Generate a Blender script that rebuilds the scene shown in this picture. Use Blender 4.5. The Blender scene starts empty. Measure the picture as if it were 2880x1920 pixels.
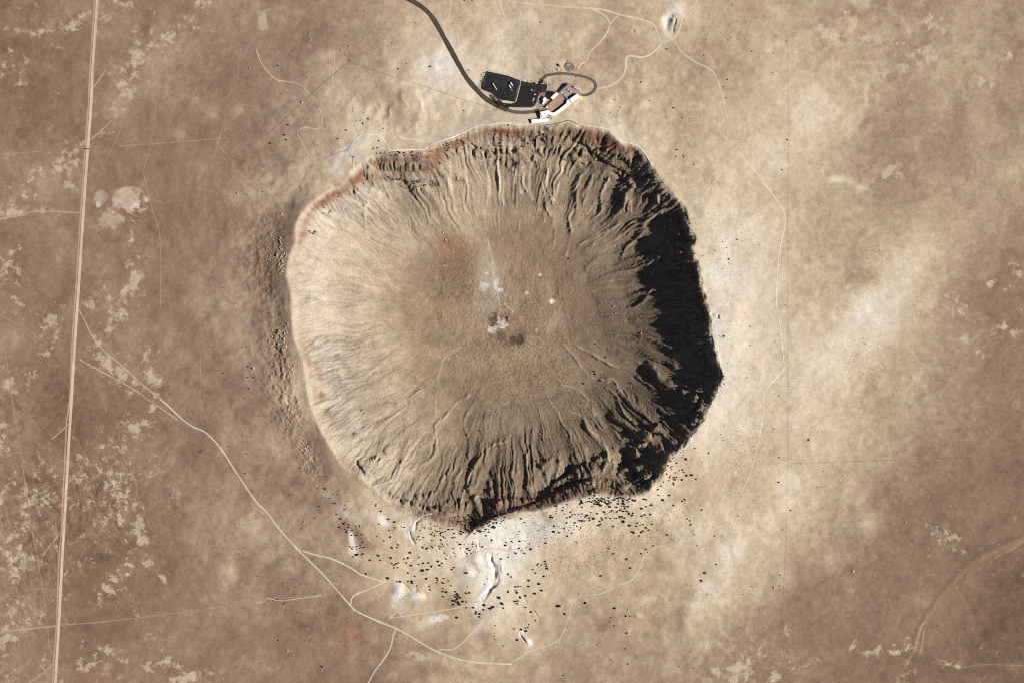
import bpy, bmesh, math, random
import numpy as np
from mathutils import Vector, Matrix

# ------------------------------------------------------------------ camera, world, sun, exposure
SC = bpy.context.scene
COL = SC.collection
R = math.radians
SUN_AZ, SUN_EL = 99.0, 34.5          # degrees, clockwise from north / above the horizon
ALT = 20000.0

cam_data = bpy.data.cameras.new("camera")
cam = bpy.data.objects.new("camera", cam_data)
COL.objects.link(cam)
cam.location = (0, 0, ALT)
cam.rotation_euler = (0, 0, 0)
cam_data.sensor_width = 36.0
cam_data.lens = 36.0 * ALT / 2880.0
cam_data.clip_start = 100.0
cam_data.clip_end = 90000.0
SC.camera = cam

world = bpy.data.worlds.new("World")
SC.world = world
world.use_nodes = True
wn = world.node_tree
for n in list(wn.nodes):
    wn.nodes.remove(n)
sky = wn.nodes.new("ShaderNodeTexSky")
sky.sky_type = 'NISHITA'
sky.sun_disc = False
sky.sun_elevation = R(SUN_EL)
sky.sun_rotation = R(SUN_AZ)
sky.altitude = 1700.0
sky.air_density = 0.4
sky.dust_density = 0.0
bg = wn.nodes.new("ShaderNodeBackground")
bg.inputs[1].default_value = 0.05
wo = wn.nodes.new("ShaderNodeOutputWorld")
wn.links.new(sky.outputs[0], bg.inputs[0])
wn.links.new(bg.outputs[0], wo.inputs[0])

sun_data = bpy.data.lights.new("sun", 'SUN')
sun_data.energy = 5.0
sun_data.angle = R(0.5)
sun_data.color = (1.0, 0.965, 0.925)
sun = bpy.data.objects.new("sun", sun_data)
COL.objects.link(sun)
_sd = Vector((math.sin(R(SUN_AZ)) * math.cos(R(SUN_EL)), math.cos(R(SUN_AZ)) * math.cos(R(SUN_EL)), math.sin(R(SUN_EL))))
sun.rotation_euler = _sd.to_track_quat('Z', 'Y').to_euler()
sun.location = _sd * 3000

SC.view_settings.view_transform = 'Standard'
SC.view_settings.look = 'None'
SC.view_settings.gamma = 1.0
SC.view_settings.use_curve_mapping = False
SC.view_settings.exposure = 0.85
SC.cycles.use_denoising = False
SC.cycles.filter_width = 1.05
GAIN = 2 ** 0.85 * 0.98              # pixel value of flat ground = albedo * GAIN

# ------------------------------------------------------------------ helpers
rng = np.random.RandomState(7)
random.seed(11)

def T(ox, oy, pts, s=3.2667):
    """map-sheet coordinates (sheet origin, sheet scale) to the site grid in metres"""
    return [(ox + x / s, oy + y / s) for x, y in pts]

def smooth(a, b, x):
    t = np.clip((x - a) / (b - a), 0, 1)
    return t * t * (3 - 2 * t)

def catmull(pts, step=6.0, closed=False):
    P = np.array(pts, float)
    n = len(P)
    out = []
    rngi = range(n if closed else n - 1)
    for i in rngi:
        if closed:
            p0, p1, p2, p3 = P[(i - 1) % n], P[i], P[(i + 1) % n], P[(i + 2) % n]
        else:
            p0, p1, p2, p3 = P[max(i - 1, 0)], P[i], P[i + 1], P[min(i + 2, n - 1)]
        k = max(1, int(np.hypot(*(p2 - p1)) / step))
        for j in range(k):
            t = j / k
            out.append(0.5 * ((2 * p1) + (-p0 + p2) * t + (2 * p0 - 5 * p1 + 4 * p2 - p3) * t * t + (-p0 + 3 * p1 - 3 * p2 + p3) * t ** 3))
    if not closed:
        out.append(P[-1])
    return np.array(out)

_perm = rng.permutation(256)
_perm = np.concatenate([_perm, _perm])
_ga = np.arange(16) / 16 * 2 * np.pi
_gx, _gy = np.cos(_ga), np.sin(_ga)

def perlin(x, y, seed=0):
    x = x + seed * 17.31; y = y + seed * 9.77
    xi = np.floor(x).astype(np.int64); yi = np.floor(y).astype(np.int64)
    fx = x - xi; fy = y - yi
    xi &= 255; yi &= 255
    u = fx * fx * fx * (fx * (fx * 6 - 15) + 10); v = fy * fy * fy * (fy * (fy * 6 - 15) + 10)
    def g(ix, iy, dx, dy):
        h = _perm[_perm[ix & 255] + (iy & 255)] & 15
        return _gx[h] * dx + _gy[h] * dy
    a = g(xi, yi, fx, fy); b = g(xi + 1, yi, fx - 1, fy)
    c = g(xi, yi + 1, fx, fy - 1); d = g(xi + 1, yi + 1, fx - 1, fy - 1)
    return (a + u * (b - a)) * (1 - v) + (c + u * (d - c)) * v * 1.0

def pfbm(x, y, octv, seed=0, gain=0.5):
    s = 0; a = 1.0; f = 1.0
    for o in range(octv):
        s = s + a * perlin(x * f, y * f, seed + o * 3)
        a *= gain; f *= 2.03
    return s

# ------------------------------------------------------------------ survey grid (x east, y south, metres from the NW corner)
def lines(lo, hi, c0, c1, fine=2.0, mid=2.8):
    L = list(np.arange(c0, c1 + 0.1, fine))
    a = list(np.linspace(lo - 12, c0, int((c0 - lo + 12) / mid) + 1)[:-1])
    b = list(np.linspace(c1, hi + 12, int((hi + 12 - c1) / mid) + 1)[1:])
    far = []
    s, t = 5.0, 0.0
    while t < 16000:
        t += s; s *= 1.27; far.append(t)
    return np.array([lo - 12 - f for f in far[::-1]] + a + L + b + [hi + 12 + f for f in far])

GX = lines(0, 2880, 790, 2070)
GY = lines(0, 1920, 330, 1530)
NX, NY = len(GX), len(GY)
ix0 = int(np.argmin(abs(GX - 790))); ix1 = int(np.argmin(abs(GX - 2070))) + 1
iy0 = int(np.argmin(abs(GY - 330))); iy1 = int(np.argmin(abs(GY - 1530))) + 1
CX, CY = np.meshgrid(GX[ix0:ix1], GY[iy0:iy1])

def lattice(lam, seed):
    """B-spline value noise on the whole grid, one octave (separable, fast), range about -1..1"""
    r = np.random.RandomState(seed)
    Rv = r.uniform(-1, 1, (256, 256))
    def w(c):
        t = c / lam + seed * 0.37
        i = np.floor(t).astype(int); f = t - i
        W = np.stack([(1 - f) ** 3, 3 * f ** 3 - 6 * f ** 2 + 4, -3 * f ** 3 + 3 * f ** 2 + 3 * f + 1, f ** 3]) / 6
        return i, W
    i, W = w(GX); j, V = w(GY)
    A = sum(Rv[:, (i + k) % 256] * W[k] for k in range(4))
    B = sum(A[(j + k) % 256, :] * V[k][:, None] for k in range(4))
    return B * 1.9

def lfbm(lam, octv, seed, gain=0.5):
    s = 0; a = 1.0
    for o in range(octv):
        s = s + a * lattice(lam / 2.07 ** o, seed + o * 7)
        a *= gain
    return s

# crater rim crest, clockwise from the visitor centre
RIM = [(1440,352),(1490,352),(1529,353),(1575,350),(1611,350),(1660,361),(1709,369),(1746,401),(1792,412),(1823,450),(1841,478),(1881,532),(1912,560),
       (1931,588),(1937,620),(1947,645),(1958,676),(1949,706),(1966,737),(1973,775),(1979,810),(1990,850),(2000,893),(2006,957),(2018,990),(2021,1015),
       (2031,1045),(2034,1070),(2022,1090),(2009,1119),(1991,1156),(1982,1183),(1969,1202),(1942,1229),(1917,1266),(1887,1284),(1869,1322),(1859,1348),
       (1839,1368),(1813,1388),(1778,1401),(1727,1402),(1680,1396),(1630,1404),(1579,1417),(1527,1436),(1464,1441),(1400,1456),(1354,1486),(1310,1500),
       (1275,1488),(1240,1470),(1200,1462),(1165,1458),(1132,1438),(1093,1419),(1051,1383),(1014,1349),(965,1316),(934,1269),(901,1214),(880,1165),(867,1125),
       (852,1034),(838,990),(826,957),(820,915),(818,878),(816,826),(806,790),(803,771),(812,722),(829,680),(829,640),(852,594),(904,545),(950,515),(975,495),
       (992,470),(1014,455),(1044,430),(1080,424),(1118,422),(1150,424),(1191,421),(1240,398),(1301,374),(1363,356)]
rimc = catmull(RIM, 8, closed=True)

def sdf_coarse(poly, step=8.0, lo=(-700, -700), hi=(3600, 2700)):
    xs = np.arange(lo[0], hi[0], step); ys = np.arange(lo[1], hi[1], step)
    X, Y = np.meshgrid(xs, ys)
    D = np.full(X.shape, 1e9); ins = np.zeros(X.shape, bool)
    n = len(poly)
    for i in range(n):
        ax, ay = poly[i]; bx, by = poly[(i + 1) % n]
        dx, dy = bx - ax, by - ay
        L = dx * dx + dy * dy + 1e-9
        t = np.clip(((X - ax) * dx + (Y - ay) * dy) / L, 0, 1)
        D = np.minimum(D, (X - ax - t * dx) ** 2 + (Y - ay - t * dy) ** 2)
        c = ((ay > Y) != (by > Y))
        if ay != by:
            ins ^= c & (X < (bx - ax) * (Y - ay) / (by - ay) + ax)
    D = np.sqrt(D)
    return xs, ys, np.where(ins, D, -D)

def bil(xs, ys, V, px, py):
    i = np.clip(np.searchsorted(xs, px) - 1, 0, len(xs) - 2); j = np.clip(np.searchsorted(ys, py) - 1, 0, len(ys) - 2)
    fx = np.clip((px - xs[i]) / (xs[i + 1] - xs[i]), 0, 1); fy = np.clip((py - ys[j]) / (ys[j + 1] - ys[j]), 0, 1)
    return (V[j, i] * (1 - fx) + V[j, i + 1] * fx) * (1 - fy) + (V[j + 1, i] * (1 - fx) + V[j + 1, i + 1] * fx) * fy

_xs, _ys, _sd0 = sdf_coarse(rimc)
FX, FY = np.meshgrid(GX, GY)
D = bil(_xs, _ys, _sd0, FX, FY)
_far = (FX < -650) | (FX > 3500) | (FY < -650) | (FY > 2600)
D[_far] = -np.hypot(FX[_far] - 1415, FY[_far] - 900) + 600

CEN = (1420.0, 880.0)
TH = np.arctan2(FY - CEN[1], FX - CEN[0])

def gauss(cx, cy, rx, ry, rot=0, X=None, Y=None):
    X = FX if X is None else X; Y = FY if Y is None else Y
    c, s = math.cos(R(rot)), math.sin(R(rot))
    dx, dy = X - cx, Y - cy
    u = (dx * c + dy * s) / rx; v = (-dx * s + dy * c) / ry
    return np.exp(-(u * u + v * v))

# ---- smooth outline of the land
out = np.maximum(-D, 0)
rimh = 45 + (5 * np.sin(2 * TH + 1.0) + 3 * np.sin(5 * TH)) * np.exp(-(np.maximum(D, 0) / 130) ** 2)
flank = rimh * (0.5 * np.exp(-out / 120) + 0.5 * np.exp(-out / 430))
din = np.maximum(D, 0)
prof_d = [0, 10, 28, 60, 100, 160, 230, 310, 400, 600]
prof_z = [0, 6, 24, 52, 79, 109, 139, 162, 173, 176]
drop = np.interp(din, prof_d, prof_z)
drop_nw = np.interp(din, [0, 20, 46, 62, 100, 160, 230, 310, 400, 600], [0, 5, 19, 56, 82, 114, 142, 162, 174, 177])
wnw = np.clip(gauss(1150, 480, 105, 75) * 1.6, 0, 1)
drop_w = np.interp(din, [0, 10, 40, 100, 170, 240, 320, 400, 600], [0, 7, 31, 74, 112, 139, 160, 172, 177])
ww = smooth(1120, 950, FX)
drop = drop * (1 - ww) + drop_w * ww
drop = drop * (1 - wnw) + drop_nw * wnw
_az = lambda c, w: np.exp(-(((TH - c + np.pi) % (2 * np.pi) - np.pi) / w) ** 2)
_mid = smooth(15, 95, din) * (1 - smooth(170, 300, din))
drop = drop + (11 * _az(-.32, .34) - 9 * _az(.72, .26)) * _mid
H = np.where(D >= 0, rimh - drop, flank)
# softened crest
H_smooth = H.copy()
# ---- hummocky ejecta, washes and plain relief outside
near = np.exp(-out / 260)
wout = smooth(-4, 50, -D)
hum = lfbm(120, 4, 21) * (1.2 + 4.2 * near) + lfbm(34, 4, 55, 0.55) * (0.22 + 0.9 * near)
hum += lfbm(420, 2, 77) * 4 + lfbm(85, 3, 87, .55) * 1.3 * smooth(2300, 1900, FX) + lfbm(24, 3, 89, .6) * .32
EROD = np.zeros_like(H)
H += hum * wout
ridg = (1 - abs(lfbm(46, 3, 91))) ** 2
H += ridg * wout * gauss(1100, 290, 110, 80) * 4.5
H += ridg * wout * gauss(770, 900, 90, 260) * 2.0
# badland gullies on the western plain
bad = np.clip(gauss(90, 1520, 130, 220) + gauss(310, 1370, 120, 110) + 0.8 * gauss(340, 1500, 90, 60), 0, 1)
wx = FX + 30 * lattice(70, 301) + 10 * lattice(21, 303); wy = FY + 30 * lattice(65, 302) + 10 * lattice(23, 304)
rub = np.clip(gauss(755, 720, 60, 110) + gauss(790, 1000, 40, 160) + gauss(830, 1160, 30, 60) + gauss(875, 1290, 30, 50), 0, 1) * wout
H += rub * (abs(lfbm(14, 3, 611, .8)) * 2.5)
m = (bad > 0.03)
bg_ = np.zeros_like(H)
bx = (wx[m] * 0.86 - wy[m] * 0.5); by = (wx[m] * 0.5 + wy[m] * 0.86)
bg_[m] = -np.clip(1 - abs(perlin(bx / 42, by / 150, 5)) * 3.2, 0, 1) ** 2 * 1.5 - np.clip(1 - abs(perlin(bx / 19, by / 50, 8)) * 3.2, 0, 1) ** 2 * 1.0
H += bg_ * bad
BADG = bg_ * bad

# ---- crater walls: spurs, ledges, talus
d = D[iy0:iy1, ix0:ix1]; th = TH[iy0:iy1, ix0:ix1]
h = H[iy0:iy1, ix0:ix1].copy()
hb = h.copy()
warp = pfbm(CX / 120, CY / 120, 3, 3) * 26
warp2 = pfbm(CX / 40, CY / 40, 3, 13) * 6
u = th * 560 + warp + warp2
# periodic seam on the west side is hidden by fading two copies
def rad(lam, lend, seed):
    a = perlin(u / lam, d / lend, seed)
    u2 = np.where(th < 0, th + 2 * np.pi, th) * 560 + warp + warp2
    b = perlin(u2 / lam, d / lend, seed)
    k = smooth(-1.2, 1.2, np.cos(th) * 3)
    return a * k + b * (1 - k)
side = lambda c, w: np.exp(-(((th - c + np.pi) % (2 * np.pi) - np.pi) / w) ** 2)
amp_dir = 0.55 + 0.7 * side(-1.2, 0.75) + 0.30 * side(-0.2, 0.6) + 0.6 * side(0.7, 0.5) + 0.35 * side(1.6, 0.7) + 0.15 * side(2.4, .4)
env1 = np.interp(d, [0, 10, 40, 95, 160, 230, 300], [0, .25, .8, 1, .75, .22, 0])
spur = 1 - 2.6 * abs(rad(62, 420, 1)); spur2 = 1 - 2.6 * abs(rad(27, 240, 4))
gmod = .3 + .95 * smooth(-.35, .3, rad(105, 420, 71)); gmod2 = .4 + .8 * smooth(-.3, .3, rad(52, 200, 73))
spur2 = spur2 * gmod; spur = spur * (.6 + .4 * gmod)
spur3 = gmod * gmod2 * 1.15 * (1 - 2.6 * abs(rad(17, 170, 17)))
h += (spur * 6.0 + spur2 * 4.2) * env1 * amp_dir + spur3 * 2.3 * np.interp(d, [0, 30, 90, 230, 345], [0, .5, 1, .75, 0]) * (.45 + .55 * amp_dir)
env2 = np.interp(d, [0, 30, 90, 220, 320, 400], [0, .5, 1, .9, .6, 0])
VEIN = np.clip(1 - abs(rad(23, 260, 81)) * 7, 0, 1) * np.clip(gmod2, 0, 1.1) + .6 * np.clip(1 - abs(rad(12, 150, 83)) * 5, 0, 1)
STREAK = rad(8.5, 120, 57) + .7 * rad(19, 200, 58)
fine = 1 - 2.4 * abs(rad(11, 130, 7))
h += (fine * 1.7 * gmod2) * env2 * (0.5 + 0.5 * amp_dir)
# crest roughness
rough = pfbm(CX / 34, CY / 34, 4, 31)
crest_amp = np.interp(d, [-14, -2, 6, 30, 70], [0, .35, 1, .7, 0]) * (0.5 + 0.45 * side(-0.1, 1.0))
h += rough * 8 * crest_amp
# rock ledges
rn = pfbm(CX / 60, CY / 60, 3, 41)
ledge_env = np.interp(d, [0, 12, 30, 110, 150], [0, .3, 1, .8, 0]) * np.clip(0.5 + 0.5 * amp_dir, 0, 1.05)
ledge_env = ledge_env * (1 - .55 * side(-.15, .7)) * (1 - 0.85 * smooth(1000, 900, CX))
zz = hb * .8 + h * .2 + rn * 15 + 2.2 * pfbm(CX / 16, CY / 16, 3, 45)
step = 27.0
fr = (zz / step) % 1.0
terr = smooth(0.0, 0.34, fr) - fr
patch = smooth(-0.05, 0.40, pfbm(CX / 70, CY / 70, 3, 47))
h += terr * step * 0.72 * ledge_env * patch
# blocky rubble
h += ledge_env * patch * (abs(pfbm(CX / 9, CY / 9, 3, 51)) * 4.4 - 0.9)
inside = smooth(-4, 8, d)
h += inside * (pfbm(CX / 7, CY / 7, 2, 61) * 0.95 * (0.5 + 0.5 * smooth(950, 1200, CX)) + pfbm(CX / 26, CY / 26, 3, 63) * 1.2)
h += np.interp(d, [150, 300], [0, 1]) * pfbm(CX / 90, CY / 90, 4, 66) * 2.0

def poly_dist(pts, X, Y):
    best = np.full(X.shape, 1e9); tt = np.zeros(X.shape); side_ = np.zeros(X.shape)
    P = np.array(pts); seg = np.hypot(*(P[1:] - P[:-1]).T); cum = np.concatenate([[0], np.cumsum(seg)])
    for i in range(len(P) - 1):
        ax, ay = P[i]; dx, dy = P[i + 1] - P[i]
        L = dx * dx + dy * dy + 1e-9
        t = np.clip(((X - ax) * dx + (Y - ay) * dy) / L, 0, 1)
        q = np.hypot(X - ax - t * dx, Y - ay - t * dy)
        k = q < best
        best = np.where(k, q, best); tt = np.where(k, (cum[i] + t * seg[i]) / cum[-1], tt)
        side_ = np.where(k, np.sign(dx * (Y - ay) - dy * (X - ax)), side_)
    return best, tt, side_

def box(pts, m):
    P = np.array(pts)
    a = np.searchsorted(GX, P[:, 0].min() - m); b = np.searchsorted(GX, P[:, 0].max() + m)
    c = np.searchsorted(GY, P[:, 1].min() - m); e = np.searchsorted(GY, P[:, 1].max() + m)
    return slice(c, e), slice(a, b)

H[iy0:iy1, ix0:ix1] = np.where(d > -14, h, H[iy0:iy1, ix0:ix1])

_lat = lattice(26, 777)
def lattice_s(sl):
    return _lat[sl]

def ridge(pts, w, a, taper=True, wob=9):
    c = catmull(pts, 7)
    c = c + np.stack([np.interp(np.arange(len(c)), np.arange(0, len(c) + 4, 3), rng.uniform(-wob, wob, len(np.arange(0, len(c) + 4, 3)))) * .4 for _ in range(2)], 1)
    sl = box(c, w * 3)
    q, t, _ = poly_dist(c, FX[sl], FY[sl])
    e = np.sin(np.pi * np.clip(t * 0.94 + 0.03, 0, 1)) ** 0.45 if taper else 1
    e = e * np.clip(0.75 + 0.8 * lattice_s(sl), 0.1, 1.3)
    H[sl] += a * np.exp(-(q / w) ** 2) * e

A, B_, C_, D_ = (1440, 960), (1440, 480), (720, 960), (720, 480)
# levees and channels one can follow in the talus
RID = [(A, [(470,20),(560,120),(640,230),(740,330),(840,350),(930,345),(1010,450),(1080,510)], 4.5, 2.2),
 (A, [(1080,510),(1160,570),(1210,680),(1270,760),(1330,820)], 9, 8),
 (A, [(600,40),(700,90),(820,160),(900,210),(980,225),(1050,190),(1200,195),(1300,250)], 5, 3.6),
 (A, [(1280,215),(1330,300),(1420,370),(1500,410),(1550,490)], 13, 15),
 (A, [(540,650),(640,690),(700,800),(800,890),(880,1000),(900,1090),(1010,1120)], 6, 6),
 (A, [(470,400),(600,440),(720,550),(760,650),(880,720),(960,800),(1090,960)], 4, 2.6),
 (A, [(820,390),(940,480),(1010,620),(1100,730),(1230,830),(1300,870)], 4.5, 4),
 (A, [(900,700),(1000,750),(1130,840),(1220,950)], 6, 6),
 (A, [(190,820),(190,930),(140,1050),(150,1200),(190,1380)], 4, 2.5),
 (A, [(220,1080),(290,1180),(320,1260),(300,1330)], 7, 5),(A, [(430,1040),(440,1160),(400,1250)], 7, 5),
 (B_, [(1085,150),(1060,230),(1020,320),(960,400)], 9, 9),
 (B_, [(1252,425),(1200,530),(1090,650),(1040,670)], 9, 9),
 (B_, [(1040,670),(920,690),(830,750),(740,830),(690,900)], 5, 3.6),
 (B_, [(1140,470),(1000,490),(870,560),(750,620),(620,680)], 5, 3.2),
 (B_, [(930,20),(870,120),(820,230),(820,380),(740,440)], 6, 6),
 (B_, [(1180,610),(1050,720),(1000,820)], 5, 4),
 (B_, [(1160,820),(1080,910),(960,950),(860,1090)], 4, 2.4),
 (B_, [(1275,850),(1190,920),(1080,900)], 5, 4),
 (B_, [(1290,1090),(1200,1200),(1130,1260)], 5, 4),
 (B_, [(745,30),(690,160),(660,290),(640,390)], 6, 4.5),(B_, [(640,20),(590,180),(590,330),(530,430),(550,560),(500,780)], 5, 3.5),
 (B_, [(330,0),(320,150),(400,340)], 4, 3.5),(B_, [(120,0),(100,100),(150,200)], 4, 3.5),(B_, [(250,10),(290,180),(310,320),(380,460),(400,580),(380,710)], 4, 3),
 (C_, [(2340,860),(2290,930),(2200,940),(2080,1040),(1980,1190),(1920,1360),(1880,1480)], 6, 5),
 (C_, [(1960,500),(1840,570),(1740,690),(1670,740),(1640,790),(1660,900),(1620,1060),(1500,1140),(1300,1220)], 5, 4.2),
 (C_, [(1870,50),(1730,150),(1690,260),(1660,450),(1650,700)], 3.5, 1.8),
 (C_, [(1480,430),(1400,510),(1390,620),(1300,690),(1220,760),(1130,880),(1120,1000)], 6, -5),
 (C_, [(1540,440),(1470,470),(1400,530)], 4, 2.5),
 (C_, [(1250,90),(1130,190),(1060,240),(930,280),(830,340)], 5, -3),
 (C_, [(1260,270),(1080,370),(980,410),(830,480)], 4, -2.5),
 (C_, [(1270,570),(1150,560),(1060,600)], 5, -3),(C_, [(1280,560),(1240,650),(1100,740)], 4, -3),
 (C_, [(1480,820),(1390,880),(1330,1010),(1290,1160)], 7, -5),
 (C_, [(1600,960),(1560,1070),(1400,1150)], 5, 3),
 (C_, [(2000,560),(1930,680),(1900,800),(1950,930),(1900,1180),(1790,1340)], 4, 2.4),
 (C_, [(2330,560),(2180,640),(2150,800)], 4, 1.8),(C_, [(1800,1130),(1720,1260),(1640,1390)], 5, 3.2),(C_, [(2070,1090),(2130,1210),(2190,1290),(2200,1400)], 6, -5),
 (D_, [(1100,80),(1040,240),(1005,350),(1005,540),(1030,660),(1100,800),(1180,950),(1250,1050),(1330,1090)], 3, 1.6),
 (D_, [(1170,100),(1210,200),(1290,340),(1390,520),(1410,610)], 4, 2.8),(D_, [(1190,240),(1200,380),(1290,540)], 3.5, 2),
 (D_, [(1790,0),(1770,120),(1780,260),(1830,380)], 6, 5),(D_, [(1920,0),(1950,140),(1930,300),(1930,380)], 6, 5),(D_, [(2130,0),(2150,140),(2110,330)], 6, 5),
 (D_, [(2220,0),(2240,190)], 6, 6),(D_, [(1640,0),(1700,170),(1720,290)], 5, 3)]
for o, p, w_, a_ in RID:
    ridge(T(o[0], o[1], p), w_, a_)

# ---- hydraulic erosion of the crater walls (droplets)
def erode(Z, dmask, batches=7, n=26000, steps=85):
    ny, nx = Z.shape
    Zf = Z.ravel()
    r = np.random.RandomState(5)
    cand = np.flatnonzero(((d > 3) & (d < 260)).ravel())
    for b in range(batches):
        c = cand[r.randint(0, len(cand), n)]
        x = (c % nx) + r.rand(n); y = (c // nx) + r.rand(n)
        vx = np.zeros(n); vy = np.zeros(n); sp = np.ones(n); wa = np.ones(n); se = np.zeros(n)
        for k in range(steps):
            x = np.clip(x, 1, nx - 3); y = np.clip(y, 1, ny - 3)
            xi = x.astype(int); yi = y.astype(int); fx = x - xi; fy = y - yi
            i = yi * nx + xi
            a, bb, cc, dd = Zf[i], Zf[i + 1], Zf[i + nx], Zf[i + nx + 1]
            gx = (bb - a) * (1 - fy) + (dd - cc) * fy; gy = (cc - a) * (1 - fx) + (dd - bb) * fx
            hh = (a * (1 - fx) + bb * fx) * (1 - fy) + (cc * (1 - fx) + dd * fx) * fy
            vx = vx * 0.25 - gx * 0.75; vy = vy * 0.25 - gy * 0.75
            L = np.hypot(vx, vy) + 1e-6; vx /= L; vy /= L
            x2 = np.clip(x + vx, 1, nx - 3); y2 = np.clip(y + vy, 1, ny - 3)
            xj = x2.astype(int); yj = y2.astype(int); gx2 = x2 - xj; gy2 = y2 - yj
            j = yj * nx + xj
            h2 = (Zf[j] * (1 - gx2) + Zf[j + 1] * gx2) * (1 - gy2) + (Zf[j + nx] * (1 - gx2) + Zf[j + nx + 1] * gx2) * gy2
            dh = h2 - hh
            cap = np.maximum(-dh, 0.02) * sp * wa * 1.5
            dep = np.where(dh > 0, np.minimum(dh, se), np.where(se > cap, (se - cap) * 0.12, -np.minimum((cap - se) * 0.10, np.maximum(-dh, 0) * 0.5)))
            se = se - dep
            dq = dep * 0.28
            idx = np.concatenate([i, i + 1, i + nx, i + nx + 1])
            wgt = np.concatenate([dq * (1 - fx) * (1 - fy), dq * fx * (1 - fy), dq * (1 - fx) * fy, dq * fx * fy])
            Zf += np.bincount(idx, wgt, ny * nx)
            sp = np.sqrt(np.clip(sp * sp - dh * 1.0, 0.05, 16)) * 0.95
            wa *= 0.985
            x, y = x2, y2
    return Zf.reshape(ny, nx)

h0 = H[iy0:iy1, ix0:ix1].copy()
h1 = erode(h0.copy(), None)
msk = smooth(0, 14, d)
dz = np.clip(h1 - h0, -9, 6) * msk
# light smoothing of the spikes
k = dz.copy()
k[1:-1, 1:-1] = (dz[1:-1, 1:-1] * 4 + dz[:-2, 1:-1] + dz[2:, 1:-1] + dz[1:-1, :-2] + dz[1:-1, 2:]) / 8
dz = k
H[iy0:iy1, ix0:ix1] += dz
EROD[iy0:iy1, ix0:ix1] = dz

# ---- long cliff lines
def cliff(pts, drop, side_sign, reach=42, rag=5):
    c = catmull(pts, 6)
    c = c + rng.uniform(-rag, rag, c.shape) * .5
    sl = box(c, reach * 2.4)
    q, t, sd = poly_dist(c, FX[sl], FY[sl])
    s_ = q * sd * side_sign
    e = np.sin(np.pi * np.clip(t, 0.02, .98)) ** .4 * np.clip(.8 + .5 * _lat[sl], .3, 1.3)
    H[sl] -= drop * smooth(-1, 3, s_) * np.exp(-(np.maximum(s_, 0) / reach) ** 2) * e
TA = lambda *a: T(1440, 960, list(a))
cliff(TA((-60,1560),(60,1530),(170,1500),(300,1445),(420,1390),(520,1350),(640,1300),(720,1260)), 15, -1)
cliff(TA((330,1390),(400,1290),(520,1225),(600,1170),(680,1130),(740,1115)), 15, -1)
cliff(TA((940,1240),(1040,1160),(1200,1130),(1330,1100)), 14, -1)
cliff([(1340,1478),(1370,1462),(1400,1448),(1440,1440)], 13, -1)
cliff([(1605,393),(1649,407),(1664,426),(1690,442),(1711,457),(1758,484)], 14, 1, 30)
cliff([(1435,386),(1479,384),(1517,387),(1538,396),(1575,400)], 12, 1, 26, 8)
cliff([(1555,420),(1570,436),(1600,450),(1640,460),(1665,452)], 10, 1, 26, 8)
cliff([(1085,494),(1110,503),(1150,510),(1190,512),(1215,505)], 9, 1, 22, 6)
cliff([(1105,512),(1140,526),(1180,530)], 6, 1, 20, 6)
cliff([(1290,400),(1330,408),(1360,420),(1380,430)], 8, 1, 22, 8)

# ---- diggings, pits and mounds
_lat2 = lattice(13, 779) + .6 * lattice(6.5, 781)
def trench(pts, w, a):
    c = catmull(pts, 4); sl = box(c, w * 3)
    q, t, _ = poly_dist(c, FX[sl], FY[sl])
    q = q + _lat2[sl] * w * .55
    H[sl] += a * np.exp(-(np.maximum(q, 0) / w) ** 4) * np.clip(.8 + .7 * _lat2[sl], .15, 1.25) * np.sin(np.pi * np.clip(t, .03, .97)) ** .3
def mound(x, y, rx, ry, a, rot=0):
    m_ = max(rx, ry) * 3
    sl = box([(x, y)], m_)
    H[sl] += a * gauss(x, y, rx, ry, rot, FX[sl], FY[sl])
S6 = (720, 1440)
trench(T(*S6, [(2150,380),(2165,450),(2190,500),(2195,550),(2205,620),(2170,690),(2120,740),(2080,800)]), 6.0, -8.5)
trench(T(*S6, [(2120,400),(2140,500),(2150,600),(2120,680),(2080,740)]), 8, 1.2)
trench(T(*S6, [(2240,420),(2260,520),(2250,640)]), 5, 1.5)
trench(T(*S6, [(2042,258),(2050,320)]), 2.6, -4)
trench(T(*S6, [(2028,262),(2036,325)]), 3, 3)
trench(T(*S6, [(1330,640),(1380,680),(1420,705),(1490,710),(1550,730),(1565,750)]), 4, -4)
trench(T(*S6, [(1410,175),(1430,230),(1460,285)]), 4, -4)
trench(T(*S6, [(1460,160),(1475,90),(1530,50)]), 4, -3.5)
mound(*T(*S6, [(1310,700)])[0], 18, 20, 5); mound(*T(*S6, [(1480,750)])[0], 22, 11, 5)
mound(*T(*S6, [(1930,550)])[0], 20, 16, 6); mound(*T(*S6, [(2020,430)])[0], 16, 16, 5)
mound(1483, 1801, 14, 9, 5, 40); trench([(1462,1782),(1472,1796),(1479,1806)], 3, -4)
trench([(1472,1678),(1484,1696),(1500,1715),(1515,1735),(1518,1750)], 2.5, -2.5)
# quarry to the north-east
mound(1876, 66, 11, 18, -7, 10); mound(1895, 55, 6, 9, 3); mound(1910, 40, 10, 8, 2)
trench([(1885,45),(1900,56),(1895,75),(1893,93)], 3.5, -4)
# dolines and pits
for x, y, r_, a_ in [(1781,88,5,-2.5),(1555,851,4,-1.6),(1482,825,3.5,-1.2),(1520,773,4,-1.0),(1369,768,3,-.8),(1407,813,3.5,-1),(1309,815,4,-1),(2011,889,7,3)]:
    mound(x, y, r_ * 1.8, r_ * 1.8, -a_ * .5); mound(x, y, r_, r_, a_ * 1.4)
trench([(757,372),(800,330),(860,285)], 2, 0.0)
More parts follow.
